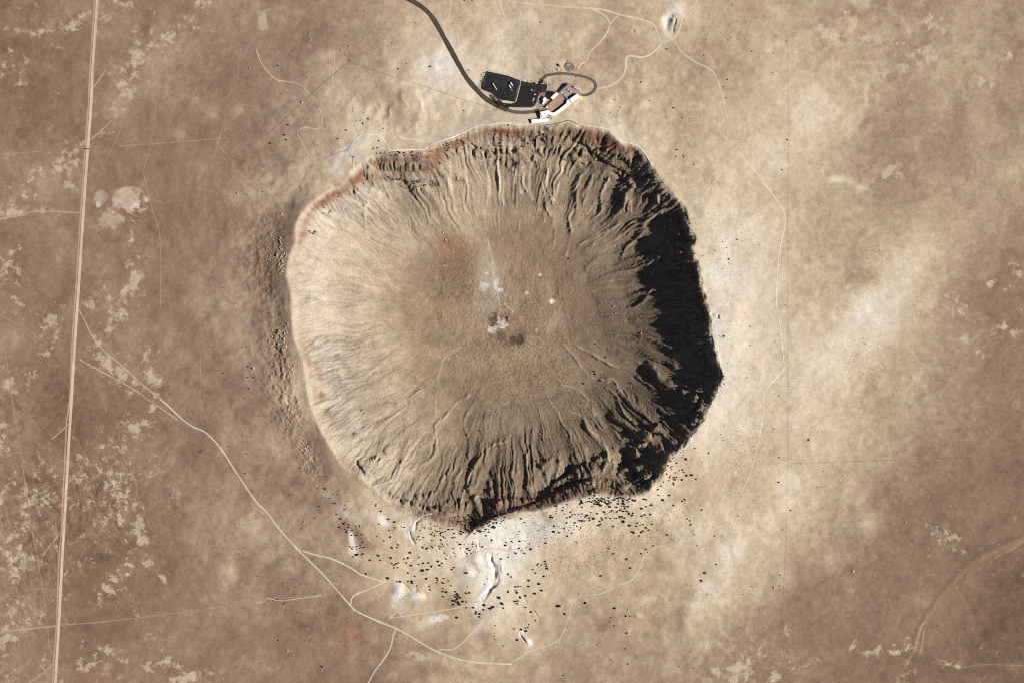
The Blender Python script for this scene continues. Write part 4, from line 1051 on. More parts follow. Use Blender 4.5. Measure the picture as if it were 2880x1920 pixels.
M_GREY = mat("silver_vehicle_paint", (0.30, 0.30, 0.31), rough=.35, var=.02, spec=.5)
M_BROWN = mat("bronze_vehicle_paint", (0.13, 0.09, 0.05), rough=.4, var=.02, spec=.4)
M_TYRE = mat("black_rubber", (0.015, 0.015, 0.015), var=.05)

# ---------------- car parks
RAL = lambda *a: T(1320, 170, list(a), 5.88)
lotW = RAL((285,185),(640,262),(838,338),(760,680),(745,695),(600,670),(540,668),(480,640),(420,600),(380,555),(225,495),(195,462),(212,370),(250,280))
lotE = RAL((862,345),(1085,398),(1282,402),(1290,432),(1268,535),(1160,550),(1150,620),(1110,700),(1080,755),(1020,785),(880,790),(660,780),(610,765),(480,735),(500,690),(540,712),(700,725),(770,705),(800,560))
LW = flat_poly("parking_lot", lotW, None, M_ASPH, lift=.9)
LE = flat_poly("parking_lot", lotE, None, M_ASPH, lift=.92)
flat_poly("asphalt_apron", RAL((400,585),(480,640),(545,700),(660,780),(640,812),(500,752),(420,700)), None, M_ASPH, lift=.86)
flat_poly("asphalt_apron", RAL((1128,395),(1190,322),(1230,342),(1215,372),(1180,402)), None, M_ASPH, lift=1.0)
def line_set(parent, o, segs, w=.16, lift=1.05):
    bm = bmesh.new()
    for (ax, ay), (bx, by) in segs:
        L = math.hypot(bx - ax, by - ay); nx_, ny_ = -(by - ay) / L * w, (bx - ax) / L * w
        k = max(1, int(L / 4))
        for i in range(k):
            t0, t1 = i / k, (i + 1) / k
            vs = []
            for t, s in ((t0, 1), (t0, -1), (t1, -1), (t1, 1)):
                x, y = ax + (bx - ax) * t + nx_ * s, ay + (by - ay) * t + ny_ * s
                vs.append(bm.verts.new(W(x, y, float(hat(x, y)) + lift)))
            bm.faces.new(vs)
    for f in bm.faces:
        f.normal_update()
        if f.normal.z < 0: f.normal_flip()
    me = bpy.data.meshes.new("bay_lines"); bm.to_mesh(me); bm.free(); me.materials.append(M_WHITEP)
    ob = bpy.data.objects.new("bay_lines", me); COL.objects.link(ob); ob.parent = parent; ob["kind"] = "stuff"
def along(a, b, n, dx, dy):
    return [((a[0] + (b[0] - a[0]) * i / n, a[1] + (b[1] - a[1]) * i / n), (a[0] + (b[0] - a[0]) * i / n + dx, a[1] + (b[1] - a[1]) * i / n + dy)) for i in range(n + 1)]
segs = along(*RAL((395,300),(470,320)), 5, 10, 17) + along(*RAL((500,330),(600,345)), 7, 9, 20) + along(*RAL((640,440),(700,460)), 3, 9, 16) + along(*RAL((500,400),(560,500)), 5, 11, 19) + along(*RAL((310,205),(830,345)), 30, -1, 5) + along(*RAL((828,360),(750,660)), 17, -6, -1) + along(*RAL((270,205),(215,440)), 14, 5.5, 1)
line_set(LW, None, segs)
segs = along(*RAL((700,790),(1010,786)), 19, 0, -5) + along(*RAL((880,370),(1060,405)), 11, -1, 4.5) + along(*RAL((1190,440),(1180,520)), 5, 16, 1) + along(*RAL((1105,430),(1050,700)), 16, -5, -1)
line_set(LE, None, segs)
for pts in [RAL((540,672),(600,674),(740,697),(742,706),(640,708),(560,700),(545,690)), RAL((645,784),(700,800),(860,806),(1020,795),(1080,768),(1110,745),(1118,752),(1088,785),(1030,808),(860,820),(700,816),(655,800)),
            RAL((846,347),(856,350),(835,470),(790,640),(772,690),(762,686),(785,610),(826,470))]:
    o = flat_poly("gravel_island", pts, None, M_GRAVC, lift=1.15)
M_DUSTY = mat("dusty_ground", srgb(158, 140, 122), var=.2, scale=.3)
flat_poly("gravel_island", RAL((372,580),(400,578),(475,655),(470,678),(400,672),(345,620)), None, M_DUSTY, lift=1.0)

# ---------------- visitor centre terrace
B2 = lambda *a: T(1470, 220, list(a), 11.2)
org = (1580.0, 290.0, ZP)
t = thing("courtyard_terrace", "red-brown courtyard terrace on a tall retaining wall, inside the white roofs of the visitor centre", "terrace", org[0], org[1], ZP)
bm = bmesh.new()
terr_pts = B2((1425,208),(1140,472),(940,715),(700,925),(725,965),(515,1010),(530,1072),(800,1020),(900,1100),(1000,1090),(1180,965),(1380,800),(1420,700),(1480,685),(1700,520),(1805,600),(1850,520),(1830,440),(1700,330),(1540,232))
zl = [float(hat(x, y)) - 6 for x, y in terr_pts]
prism(bm, terr_pts, 0, ZP + .2, org, zl); part("retaining_wall", bm, M_STONE, t)
bm = bmesh.new(); prism(bm, B2((1000,700),(1150,545),(1230,545),(1310,600),(1360,680),(1372,760),(1340,820),(1180,950),(1000,1080),(900,1090),(810,1015),(700,945),(850,810),(950,720)), ZP + .2, ZP + .32, org); part("courtyard_floor", bm, M_PAVE, t)
bm = bmesh.new(); prism(bm, B2((1425,220),(1150,478),(1155,535),(1240,535),(1330,590),(1385,680),(1450,675),(1690,505),(1810,600),(1845,520),(1820,440),(1700,335),(1540,240)), ZP + .2, ZP + .30, org); part("service_yard_paving", bm, M_CONC, t)
for pts in [B2((860,820),(880,800),(1000,870),(985,880)), B2((800,930),(1120,935),(1120,945),(800,945)), B2((960,790),(1080,700),(1320,700),(1320,712),(1085,715),(970,805)), B2((900,960),(915,955),(1010,1060),(995,1065)), B2((860,890),(890,880),(960,955),(945,965))]:
    bm = bmesh.new(); prism(bm, pts, ZP + .3, ZP + .42, org); part("footpath", bm, M_CONC2, t)
bm = bmesh.new(); prism(bm, B2((512,1008),(700,962),(735,1012),(520,1072)), ZP + .2, ZP + .33, org); part("entrance_ramp", bm, M_PAVE, t)
# low parapet round the arc and the west edge
bm = bmesh.new()
arc = B2((1150,535),(1190,528),(1260,548),(1330,598),(1378,675))
for a, b in zip(arc[:-1], arc[1:]):
    nx_, ny_ = (b[1] - a[1]), -(b[0] - a[0]); L = math.hypot(nx_, ny_); nx_, ny_ = nx_ / L * .3, ny_ / L * .3
    prism(bm, [(a[0] + nx_, a[1] + ny_), (b[0] + nx_, b[1] + ny_), (b[0] - nx_, b[1] - ny_), (a[0] - nx_, a[1] - ny_)], ZP, ZP + 3.6, org)
part("curved_parapet", bm, M_WALLC, t)
bm = bmesh.new()
wl = terr_pts[0:4]
for a, b in zip(wl[:-1], wl[1:]):
    nx_, ny_ = (b[1] - a[1]), -(b[0] - a[0]); L = math.hypot(nx_, ny_); nx_, ny_ = nx_ / L * .25, ny_ / L * .25
    prism(bm, [(a[0] + nx_, a[1] + ny_), (b[0] + nx_, b[1] + ny_), (b[0] - nx_, b[1] - ny_), (a[0] - nx_, a[1] - ny_)], ZP + .2, ZP + 1.3, org)
part("west_parapet", bm, M_STONE, t)

def building(name, label, pts, zb, zt, px, py, cat="building", roofs=None, winz=None, m=None):
    o = thing(name, label, cat, px, py, zb)
    g = (px, py, zb)
    bm = bmesh.new(); prism(bm, pts, 0, zt, g, [min(zb, float(hat(x, y))) - 2 for x, y in pts]); part("wall", bm, m or M_WALLC, o)
    # roof slab with a slim overhang, raised edge
    c = np.mean(pts, axis=0)
    for rp in (roofs or [pts]):
        bm = bmesh.new(); prism(bm, rp, zt + .003, zt + .35, g); part("roof", bm, M_ROOF, o)
    # windows along every long wall
    n = len(pts)
    for i in range(n):
        a, b = np.array(pts[i]), np.array(pts[(i + 1) % n]); L = np.hypot(*(b - a))
        if L < 5: continue
        u_ = (b - a) / L; nn = np.array([u_[1], -u_[0]])
        if np.dot(nn, a - c) < 0: nn = -nn
        k = max(1, int(L / 4.5))
        for j in range(k):
            m_ = a + u_ * (L * (j + .5) / k)
            p = [m_ - u_ * 1.2 + nn * .05, m_ + u_ * 1.2 + nn * .05, m_ + u_ * 1.2 - nn * .3, m_ - u_ * 1.2 - nn * .3]
            bm = bmesh.new(); prism(bm, [tuple(q) for q in p], zb + 1.1, zb + 2.6, g); part("window", bm, M_GLASS, o)
    return o, g

b1, g1 = building("exhibit_hall", "white flat-roofed rectangular block at the north-west edge of the courtyard", B2((1062,452),(1140,525),(958,708),(877,632)), ZP, ZP + 7, 1560, 272)
b3pts = B2((540,1085),(820,1018),(880,1085),(960,1108),(1010,1090),(1180,965),(1378,808),(1385,715),(1462,690),(1548,808),(1400,932),(1110,1148),(1010,1212),(940,1216),(870,1192),(812,1160),(690,1278),(560,1298))
b3, g3 = building("museum_building", "long white-roofed museum wing curving round the south-east side of the courtyard", b3pts, ZP, ZP + 6.5, 1580, 318)
bm = bmesh.new(); prism(bm, B2((552,1108),(570,1104),(622,1238),(604,1244)), ZP + 6.85, ZP + 8.2, g3); part("roof_ridge", bm, M_ROOF2, b3)
for x, y in [(1490,725),(1500,760),(1300,880),(1150,1010),(960,1160),(700,1130)]:
    bm = bmesh.new(); p = B2((x, y))[0]; bbox(bm, p[0] - g3[0] - .8, p[0] - g3[0] + .8, g3[1] - p[1] - .8, g3[1] - p[1] + .8, 6.86, 7.7); part("roof_unit", bm, M_ROOF2, b3)
b4, g4 = building("theatre_building", "white rectangular block at the north-east end of the museum wing", B2((1472,678),(1705,508),(1765,545),(1800,622),(1555,800)), ZP, ZP + 8, 1617, 279)
b5, g5 = building("rim_overlook_building", "long narrow white-roofed building on the very edge of the crater rim", B2((272,1322),(822,1282),(830,1385),(284,1450)), float(hat(1519, 341)) + .5, float(hat(1519, 341)) + 5.5, 1519, 341)
b6, g6 = building("ticket_building", "small white diamond-roofed building between the car park and the courtyard wall", B2((695,602),(772,688),(715,758),(690,790),(655,858),(606,812),(652,755),(628,682)), float(hat(1531, 285)), float(hat(1531, 285)) + 4.5, 1531, 285)
p_ = thing("entrance_canopy", "small white canopy over the courtyard entrance at the end of the ramp", "canopy", 1538.5, 302.5, ZP)
bm = bmesh.new(); prism(bm, B2((738,912),(790,905),(800,945),(745,952)), ZP + 4.0, ZP + 4.3, (1538.5, 302.5, ZP)); part("roof", bm, M_ROOF, p_)
for x, y in B2((744,918),(785,911),(793,940),(750,946)):
    bm = bmesh.new(); cyl(bm, x - 1538.5, 302.5 - y, 2.1, .15, 3.8, n=8); part("post", bm, M_DARKM, p_)
d_ = thing("viewing_deck", "pale rounded viewing deck beside the east end of the overlook building", "deck", 1547, 336)
zd = float(hat(1547, 336)) + 3.2
bm = bmesh.new(); prism(bm, B2((825,1275),(860,1255),(905,1262),(910,1300),(880,1325),(832,1335)), 0, zd, (1547, 336, float(hat(1547, 336))), [float(hat(x, y)) - 2 for x, y in B2((825,1275),(860,1255),(905,1262),(910,1300),(880,1325),(832,1335))]); part("floor", bm, M_CONC2, d_)
bm = bmesh.new(); zz0 = float(hat(1547, 336))
for a, b in zip(B2((860,1255),(905,1262),(910,1300)), B2((905,1262),(910,1300),(880,1325))):
    nx_, ny_ = (b[1] - a[1]), -(b[0] - a[0]); L = math.hypot(nx_, ny_); nx_, ny_ = nx_ / L * .1, ny_ / L * .1
    prism(bm, [(a[0] + nx_, a[1] + ny_), (b[0] + nx_, b[1] + ny_), (b[0] - nx_, b[1] - ny_), (a[0] - nx_, a[1] - ny_)], zd, zd + 1.1, (1547, 336, zz0))
part("railing", bm, M_DARKM, d_)
d_ = thing("lower_viewing_platform", "small pale platform standing on the red band just below the rim", "deck", 1525, 373, None)
zq = float(hat(1525, 373)); zq1 = max(float(hat(x, y)) for x, y in [(1518,373),(1525,369),(1532,376),(1525,377)]) + 1
bm = bmesh.new(); prism(bm, [(1518,373),(1524,369),(1533,375),(1525,377)], 0, zq1, (1525, 373, zq), [zq - 6] * 4); part("floor", bm, M_CONC2, d_)
bm = bmesh.new()
for a, b in [((1518,373),(1525,377)), ((1525,377),(1533,375))]:
    prism(bm, [a, b, (b[0], b[1] - .2), (a[0], a[1] - .2)], zq1, zq1 + 1.1, (1525, 373, zq))
part("railing", bm, M_DARKM, d_)

# grey utility pad north of the loop road
pad = RA((1610,42),(1692,42),(1742,112),(1722,152),(1640,195),(1582,152),(1578,92))
zpad = max(float(hat(x, y)) for x, y in pad) + .6
t = thing("utility_pad", "grey gravel pad with rows of small white lids north of the loop road", "pad", 1601.5, 189, zpad)
bm = bmesh.new(); prism(bm, pad, 0, zpad + .1, (1601.5, 189, zpad), [float(hat(x, y)) - 2 for x, y in pad]); part("gravel_bed", bm, M_GRAV, t)
for x, y in RA((1625,78),(1640,74),(1655,70),(1670,66),(1625,92),(1642,86),(1660,82),(1676,80),(1630,104),(1640,100),(1680,112),(1668,150),(1676,142),(1662,160)):
    bm = bmesh.new(); cyl(bm, x - 1601.5, 189 - y, .45, .75, .7, n=10, r2=.55); part("lid", bm, M_WHITE, t)
bm = bmesh.new()
for a, b in zip(pad, pad[1:] + pad[:1]):
    L = math.hypot(b[0] - a[0], b[1] - a[1])
    for i in range(int(L / 3)):
        x, y = a[0] + (b[0] - a[0]) * i * 3 / L, a[1] + (b[1] - a[1]) * i * 3 / L
        bbox(bm, x - 1601.5 - .06, x - 1601.5 + .06, 189 - y - .06, 189 - y + .06, .1, 1.9)
part("post_row", bm, M_DARKM, t, stuff=True)
bm = bmesh.new()
for a, b in zip(pad, pad[1:] + pad[:1]):
    nx_, ny_ = (b[1] - a[1]), -(b[0] - a[0]); L = math.hypot(nx_, ny_); nx_, ny_ = nx_ / L * .05, ny_ / L * .05
    prism(bm, [(a[0] + nx_, a[1] + ny_), (b[0] + nx_, b[1] + ny_), (b[0] - nx_, b[1] - ny_), (a[0] - nx_, a[1] - ny_)], zpad + 1.5, zpad + 1.62, (1601.5, 189, zpad))
part("top_rail", bm, M_DARKM, t)
sh = RA((1635,5),(1695,8),(1693,20),(1637,18))
t = thing("equipment_shed", "long grey-roofed shed on the north side of the utility pad", "shed", 1603, 172)
zz0 = float(hat(1603, 172)); bm = bmesh.new(); prism(bm, sh, 0, zz0 + 2.6, (1603, 172, zz0), [zz0 - 1] * 4); part("wall", bm, M_WALLC, t)
bm = bmesh.new(); prism(bm, [(x + (.3 if x > 1603 else -.3), y + (.3 if y > 172 else -.3)) for x, y in sh], zz0 + 2.603, zz0 + 2.85, (1603, 172, zz0)); part("roof", bm, M_CONC, t)
def small_hut(px, py, w, l, rot, h, m, label, cat="shed", name="shed"):
    t = thing(name, label, cat, px, py, None, R(rot))
    bm = bmesh.new(); bbox(bm, -l / 2, l / 2, -w / 2, w / 2, -1, h); part("wall", bm, M_WALLC, t)
    bm = bmesh.new(); bbox(bm, -l / 2 - .25, l / 2 + .25, -w / 2 - .25, w / 2 + .25, h + .003, h + .3); part("roof", bm, m, t)
    bm = bmesh.new(); bbox(bm, -.45, .45, -w / 2 - .04, -w / 2 + .02, -.2, 2.0); part("door", bm, M_DARKM, t)
small_hut(1571.5, 185, 3.0, 7.5, -60, 3, M_DARKM, "dark-roofed shed left of the grey utility pad")
small_hut(1571, 197, 3.0, 3.4, -50, 2.6, M_ROOF, "tiny white-roofed hut below the dark-roofed shed beside the utility pad")
# paved forecourt between the lot and the ticket building
flat_poly("forecourt_paving", B2((520,540),(580,600),(545,650),(500,672),(468,655)), None, M_CONC2, lift=1.0)
flat_poly("forecourt_paving", B2((468,655),(500,672),(520,690),(480,760),(420,740)), None, M_GRAV, lift=.95)
flat_poly("forecourt_paving", B2((530,500),(700,470),(715,530),(690,600),(600,590)), None, M_PAVE, lift=.8)
for a in [B2((560,900),(600,870),(612,885),(585,930),(570,960),(555,950)), B2((420,905),(470,860),(498,838),(502,850),(470,880),(440,915))]:
    flat_poly("footpath", a, None, M_CONC2, lift=.8)

# ---------------- vehicles
def copy_tree(o, parent=None):
    c = o.copy(); COL.objects.link(c)
    if parent is not None: c.parent = parent
    for ch in o.children: copy_tree(ch, c)
    return c

def make_car(paint, label, px, py, rot, kind="car", dz=.95):
    t = thing("parked_car" if kind == "car" else kind, label, {"car": "car", "pickup_truck": "pickup truck", "van": "van"}[kind], px, py, None, rot, "vehicles parked at the visitor centre")
    t.location.z += dz
    L, Wd, Hh = (4.6, 1.85, 1.45) if kind == "car" else ((5.6, 2.0, 1.75) if kind == "pickup_truck" else (5.4, 2.2, 2.3))
    bm = bmesh.new(); bbox(bm, -L / 2, L / 2, -Wd / 2, Wd / 2, .28, .28 + Hh * .42, .12); part("body", bm, paint, t)
    bm = bmesh.new()
    if kind == "car": bbox(bm, -L * .36, L * .2, -Wd * .43, Wd * .43, .28 + Hh * .40, Hh - .12, .05, .22)
    elif kind == "pickup_truck": bbox(bm, -L * .06, L * .24, -Wd * .44, Wd * .44, .28 + Hh * .40, Hh - .1, .05, .16)
    else: bbox(bm, -L * .49, L * .36, -Wd * .46, Wd * .46, .28 + Hh * .40, Hh - .08, .05, .05)
    part("window", bm, M_GLASS, t)
    bm = bmesh.new()
    if kind == "car": bbox(bm, -L * .29, L * .13, -Wd * .36, Wd * .36, Hh - .13, Hh - .05, .03)
    elif kind == "pickup_truck": bbox(bm, -L * .03, L * .2, -Wd * .38, Wd * .38, Hh - .11, Hh - .03, .03)
    else: bbox(bm, -L * .46, L * .32, -Wd * .44, Wd * .44, Hh - .1, Hh, .03)
    part("roof", bm, paint, t)
    for sx in (-.31, .31):
        for sy in (-.46, .46):
            bm = bmesh.new(); cyl(bm, L * sx, Wd * sy, .33, .33, .22, 'Y', 12); part("wheel", bm, M_TYRE, t)
    return t

RB = lambda x, y: (1370 + x / 14.26, 220 + y / 14.26)
D90 = math.pi / 2
cars = [(M_WHITE, "white pickup truck at the north end of the nearer row in the east car park", RB(1790,490), R(-52), "pickup_truck"),
 (M_BLACK, "northernmost black car in the middle row of the east car park", RB(1742,578), R(80), "car"),
 (M_BLUE, "navy car in the middle row of the east car park, between two other dark cars", RB(1690,700), R(-75), "car"),
 (M_BLACK, "black car at the south end of the middle row in the east car park", RB(1640,772), R(-32), "car"),
 (M_WHITE, "white van standing alone in the row nearest the ticket building", RB(1925,675), R(2), "van"),
 (M_BLACK, "black car below the lone white van in the row nearest the ticket building", RB(1862,765), R(8), "car"),
 (M_WHITE, "white car, northernmost of three white cars side by side near the ticket building", RB(1870,838), R(12), "car"),
 (M_GREY, "pale silver car between two white cars near the ticket building", RB(1855,885), R(12), "car"),
 (M_WHITE, "white car, southernmost of three side by side near the ticket building", RB(1838,930), R(8), "car"),
 (M_BLACK, "black car shape standing in for the dark shadow west of the lone white van", RB(1850,680), R(5), "car"),  # dark shadow beside the van, modelled as an added black car
 (M_BLACK, "dark car in the middle row just below the northernmost dark one", RB(1735,610), R(78), "car")]
for m_, lab, (x, y), r_, kd in cars: make_car(m_, lab, x, y, r_, kd)
for m_, lab, (x, y), r_, kd in [(M_RED, "small red car parked in the yard north of the courtyard arc", B2((1285,525))[0], R(-40), "car"), (M_WHITE, "white car next to the small red car in the service yard", B2((1328,545))[0], R(-58), "car"),
     (M_WHITE, "middle of three white cars beside the courtyard arc", B2((1352,562))[0], R(-58), "car"), (M_GREY, "silver car at the end of the row beside the courtyard arc", B2((1375,578))[0], R(-58), "car"), (M_WHITE, "white van parked by the north end of the exhibit hall", B2((1232,472))[0], R(5), "van")]:
    c = make_car(m_, lab, x, y, r_, kd, 0); c.location.z = ZP + .32

def make_coach(paint, label, px, py, rot, L, Wd, Hh, name="motorhome", cat="motorhome", dz=.95):
    t = thing(name, label, cat, px, py, None, rot, "large vehicles in the west car park"); t.location.z += dz
    bm = bmesh.new(); bbox(bm, -L / 2, L / 2, -Wd / 2, Wd / 2, .5, Hh, .15); part("body", bm, paint, t)
    for x in (-.28, .05, .3):
        bm = bmesh.new(); bbox(bm, L * x - .55, L * x + .55, -.5, .5, Hh + .003, Hh + .32, .06); part("roof_unit", bm, M_ROOF2, t)
    bm = bmesh.new(); bbox(bm, L / 2 - .03, L / 2 + .03, -Wd * .42, Wd * .42, Hh * .45, Hh * .85); part("windscreen", bm, M_GLASS, t)
    for s in (-1, 1):
        for k in range(4):
            x = -L * .36 + k * L * .2
            bm = bmesh.new(); bbox(bm, x - .7, x + .7, s * Wd / 2 - .02, s * Wd / 2 + .02, Hh * .5, Hh * .75); part("window", bm, M_GLASS, t)
        for x in (-L * .3, L * .34):
            bm = bmesh.new(); cyl(bm, x, s * (Wd / 2 - .2), .5, .5, .35, 'Y', 14); part("wheel", bm, M_TYRE, t)
    return t
ang = math.atan2(-130, 80)
x, y = RB(983, 255); make_coach(M_WHITE, "white motorhome parked nearer the car park's dividing island, towing a bronze car", x, y, ang, 11.0, 3.1, 3.7)
x, y = RB(922, 362); make_coach(M_WHITE, "white motorhome parked to the south-west of the other one, towing a navy car", x, y, ang, 10.5, 3.1, 3.7)
x, y = RB(1044, 368); make_car(M_BROWN, "small bronze car hitched behind the north-eastern motorhome", x, y, ang)
x, y = RB(960, 462); make_car(M_BLUE, "navy car hitched behind the south-western motorhome", x, y, ang)
x, y = RB(988, 492); make_car(M_CREAM, "cream car standing just below the navy car in the west car park", x, y, ang)
def make_semi(px, py, rot, L, mt, mc, label, Hh=4.0, cabx=None, dz=.95, group=None):
    t = thing("semi_truck", label, "truck", px, py, None, rot, group); t.location.z += dz
    bm = bmesh.new(); bbox(bm, -L / 2, L / 2 - 4.4, -1.3, 1.3, 1.1, Hh, .05); part("trailer", bm, mt, t)
    bm = bmesh.new(); bbox(bm, L / 2 - 3.6, L / 2 - .6, -1.25, 1.25, .7, 3.4, .18); part("cab", bm, mc, t)
    bm = bmesh.new(); bbox(bm, L / 2 - .6, L / 2 + .9, -1.0, 1.0, .7, 1.9, .15); part("bonnet", bm, mc, t)
    bm = bmesh.new(); bbox(bm, L / 2 - .63, L / 2 - .56, -1.05, 1.05, 2.1, 3.1); part("windscreen", bm, M_GLASS, t)
    bm = bmesh.new(); bbox(bm, -L / 2 + .3, L / 2 + .2, -.5, .5, .75, 1.05); part("chassis", bm, M_DARKM, t)
    for x in (-L * .42, -L * .36, L * .22, L * .28, L * .47):
        for s in (-1, 1):
            bm = bmesh.new(); cyl(bm, x, s * 1.1, .52, .52, .4, 'Y', 14); part("wheel", bm, M_TYRE, t)
    return t
x, y = RB(305, 345); make_semi(x, y, math.atan2(-265, 155), 20.5, M_CREAM, M_WHITE, "long cream semi-trailer truck with a white cab in the west car park", group="large vehicles in the west car park")
x, y = B2((1660,325))[0]; s_ = make_semi(x, y, math.atan2(70, -145), 18.0, M_CREAM, M_RED, "semi-trailer truck with a red cab in the service yard"); s_.location.z = ZP + .32
for i, (x, y, lab) in enumerate([(1597.5, 254.5, "round white tank, the western of two in the service yard"), (1604.5, 258.5, "round white tank, the eastern of two in the service yard")]):
    t = thing("water_tank", lab, "tank", x, y, ZP + .3)
    bm = bmesh.new(); cyl(bm, 0, 0, 1.7, 2.0, 3.4, n=24); part("shell", bm, M_WHITE, t)
    bm = bmesh.new(); cyl(bm, 0, 0, 3.7, 2.0, .6, n=24, r2=.3); part("lid", bm, M_ROOF2, t)
t = thing("picnic_shelter", "small white square shelter at the south end of the service yard", "shelter", 1595.8, 279, ZP + .3)
bm = bmesh.new(); bbox(bm, -1.7, 1.7, -1.7, 1.7, 2.8, 3.0); part("roof", bm, M_ROOF, t)
for sx in (-1.4, 1.4):
    for sy in (-1.4, 1.4):
        bm = bmesh.new(); bbox(bm, sx - .08, sx + .08, sy - .08, sy + .08, 0, 2.8); part("post", bm, M_DARKM, t)

def lamp(px, py, label, z=None):
    t = thing("street_lamp", label, "street lamp", px, py, z, rng.uniform(0, 6.28), "lamp posts in the car parks")
    if z is None: t.location.z += .9
    bm = bmesh.new(); cyl(bm, 0, 0, .35, .55, .7, n=10); part("base", bm, M_CONC2, t)
    bm = bmesh.new(); cyl(bm, 0, 0, 3.9, .11, 6.6, n=8, r2=.07); part("pole", bm, M_CONC, t)
    bm = bmesh.new(); bbox(bm, -.5, .9, -.35, .35, 7.2, 7.45, .05); part("lamp_head", bm, M_CREAM, t)
LP = [((85,430),"lamp post at the west side of the west car park"),((850,95),"lamp post on the north edge of the west car park"),((705,590),"lamp post in the middle of the west car park"),((950,740),"lamp post in the south part of the west car park"),
      ((470,825),"lamp post on the south-west edge of the west car park"),((555,880),"lamp post at the west tip of the cream gravel island"),((1200,490),"lamp post on the strip between the two car parks"),((1435,270),"lamp post at the north-west corner of the east car park"),
      ((1660,300),"lamp post on the north edge of the east car park"),((1918,520),"lamp post near the white pickup truck"),((690,1080),"lamp post by the road junction south-west of the car parks"),((1185,955),"lamp post at the east tip of the cream gravel island"),((1840,1040),"lamp post at the south-east corner of the east car park"),((2055,560),"lamp post at the mouth of the overflow bays")]
for (x, y), lab in LP: lamp(*RB(x, y), lab)

# culvert headwall on the county road
t = thing("cattle_grid", "dark cattle grid across the pale county road", "cattle grid", 244.5, 419, None, 0)
bm = bmesh.new(); bbox(bm, -5.5, 5.5, -1.1, 1.1, .4, .56); part("pit_cover", bm, M_ASPH_OLD, t)
for i in range(7):
    bm = bmesh.new(); bbox(bm, -5.4, 5.4, -.95 + i * .31, -.85 + i * .31, .563, .7); part("rail", bm, M_DARKM, t)
for s in (-1, 1):
    bm = bmesh.new(); bbox(bm, s * 5.9 - .2, s * 5.9 + .2, -1.6, 1.6, .2, 1.5); part("side_post", bm, M_DARKM, t)

# ---------------- fences
M_WOOD = mat("weathered_wood", (0.07, 0.055, 0.042), var=.2)
M_WIRE = mat("rusty_wire", (0.10, 0.07, 0.05), var=.1)
def fence(pts, label, step=6.0, w=.16, wire=.05):
    c = catmull(pts, 200) if len(pts) < 2 else np.array(pts, float)
    px, py = c[0]; z0 = float(hat(px, py))
    t = thing("wire_fence", label, "fence", px, py, z0)
    bp, bw = bmesh.new(), bmesh.new()
    for a, b in zip(c[:-1], c[1:]):
        L = np.hypot(*(b - a)); n = max(1, int(L / step))
        X = np.linspace(a[0], b[0], n + 1); Y = np.linspace(a[1], b[1], n + 1); Z = hat(X, Y) - z0
        nx_, ny_ = (b[1] - a[1]) / L * wire, (b[0] - a[0]) / L * wire
        for i in range(n):
            x, y, z = X[i] - px, py - Y[i], Z[i]
            bbox(bp, x - w, x + w, y - w, y + w, z - .5, z + 1.4)
            x2, y2, z2 = X[i + 1] - px, py - Y[i + 1], Z[i + 1]
            for hh in (.5, .9, 1.25):
                vs = [bw.verts.new(v) for v in ((x - nx_, y - ny_, z + hh), (x + nx_, y + ny_, z + hh), (x2 + nx_, y2 + ny_, z2 + hh), (x2 - nx_, y2 - ny_, z2 + hh))]
                bw.faces.new(vs)
    part("post_row", bp, M_WOOD, t, stuff=True); part("wire", bw, M_WIRE, t)
fence([(755,378),(800,337),(860,282),(910,236),(983,174)], "wire fence running up to the corner from the south-west, north-west of the crater", 6, .2, .10)
fence([(983,174),(1040,195),(1105,216),(1200,246),(1290,277),(1365,300),(1440,322),(1462,326)], "wire fence from its corner down to the visitor centre road", 5, .28, .16)
fence([(2216,100),(2217,300),(2216,700),(2216,1000),(2215,1290),(2213,1500),(2190,1890)], "straight north-south wire fence on the plain east of the crater", 16, .13, .05)
fence([(2228,1302),(2420,1296),(2640,1288),(2880,1278)], "east-west wire fence across the plain right of the crater", 16, .13, .05)
fence([(272,55),(268,140),(262,230)], "short broken fence along the east side of the county road near the top", 7, .25, .08)
fence([(1398,309),(1403,302),(1405,295)], "short fence spur between the long fence and the entrance road", 3, .25, .1)
# ------------------------------------------------------------------ junipers
M_LEAF = [mat("juniper_foliage", (0.016, 0.021, 0.015), var=.35, scale=.6), mat("juniper_foliage_grey", (0.024, 0.027, 0.022), var=.35, scale=.6)]
M_BARK = mat("juniper_bark", (0.09, 0.07, 0.055), var=.25, scale=2)

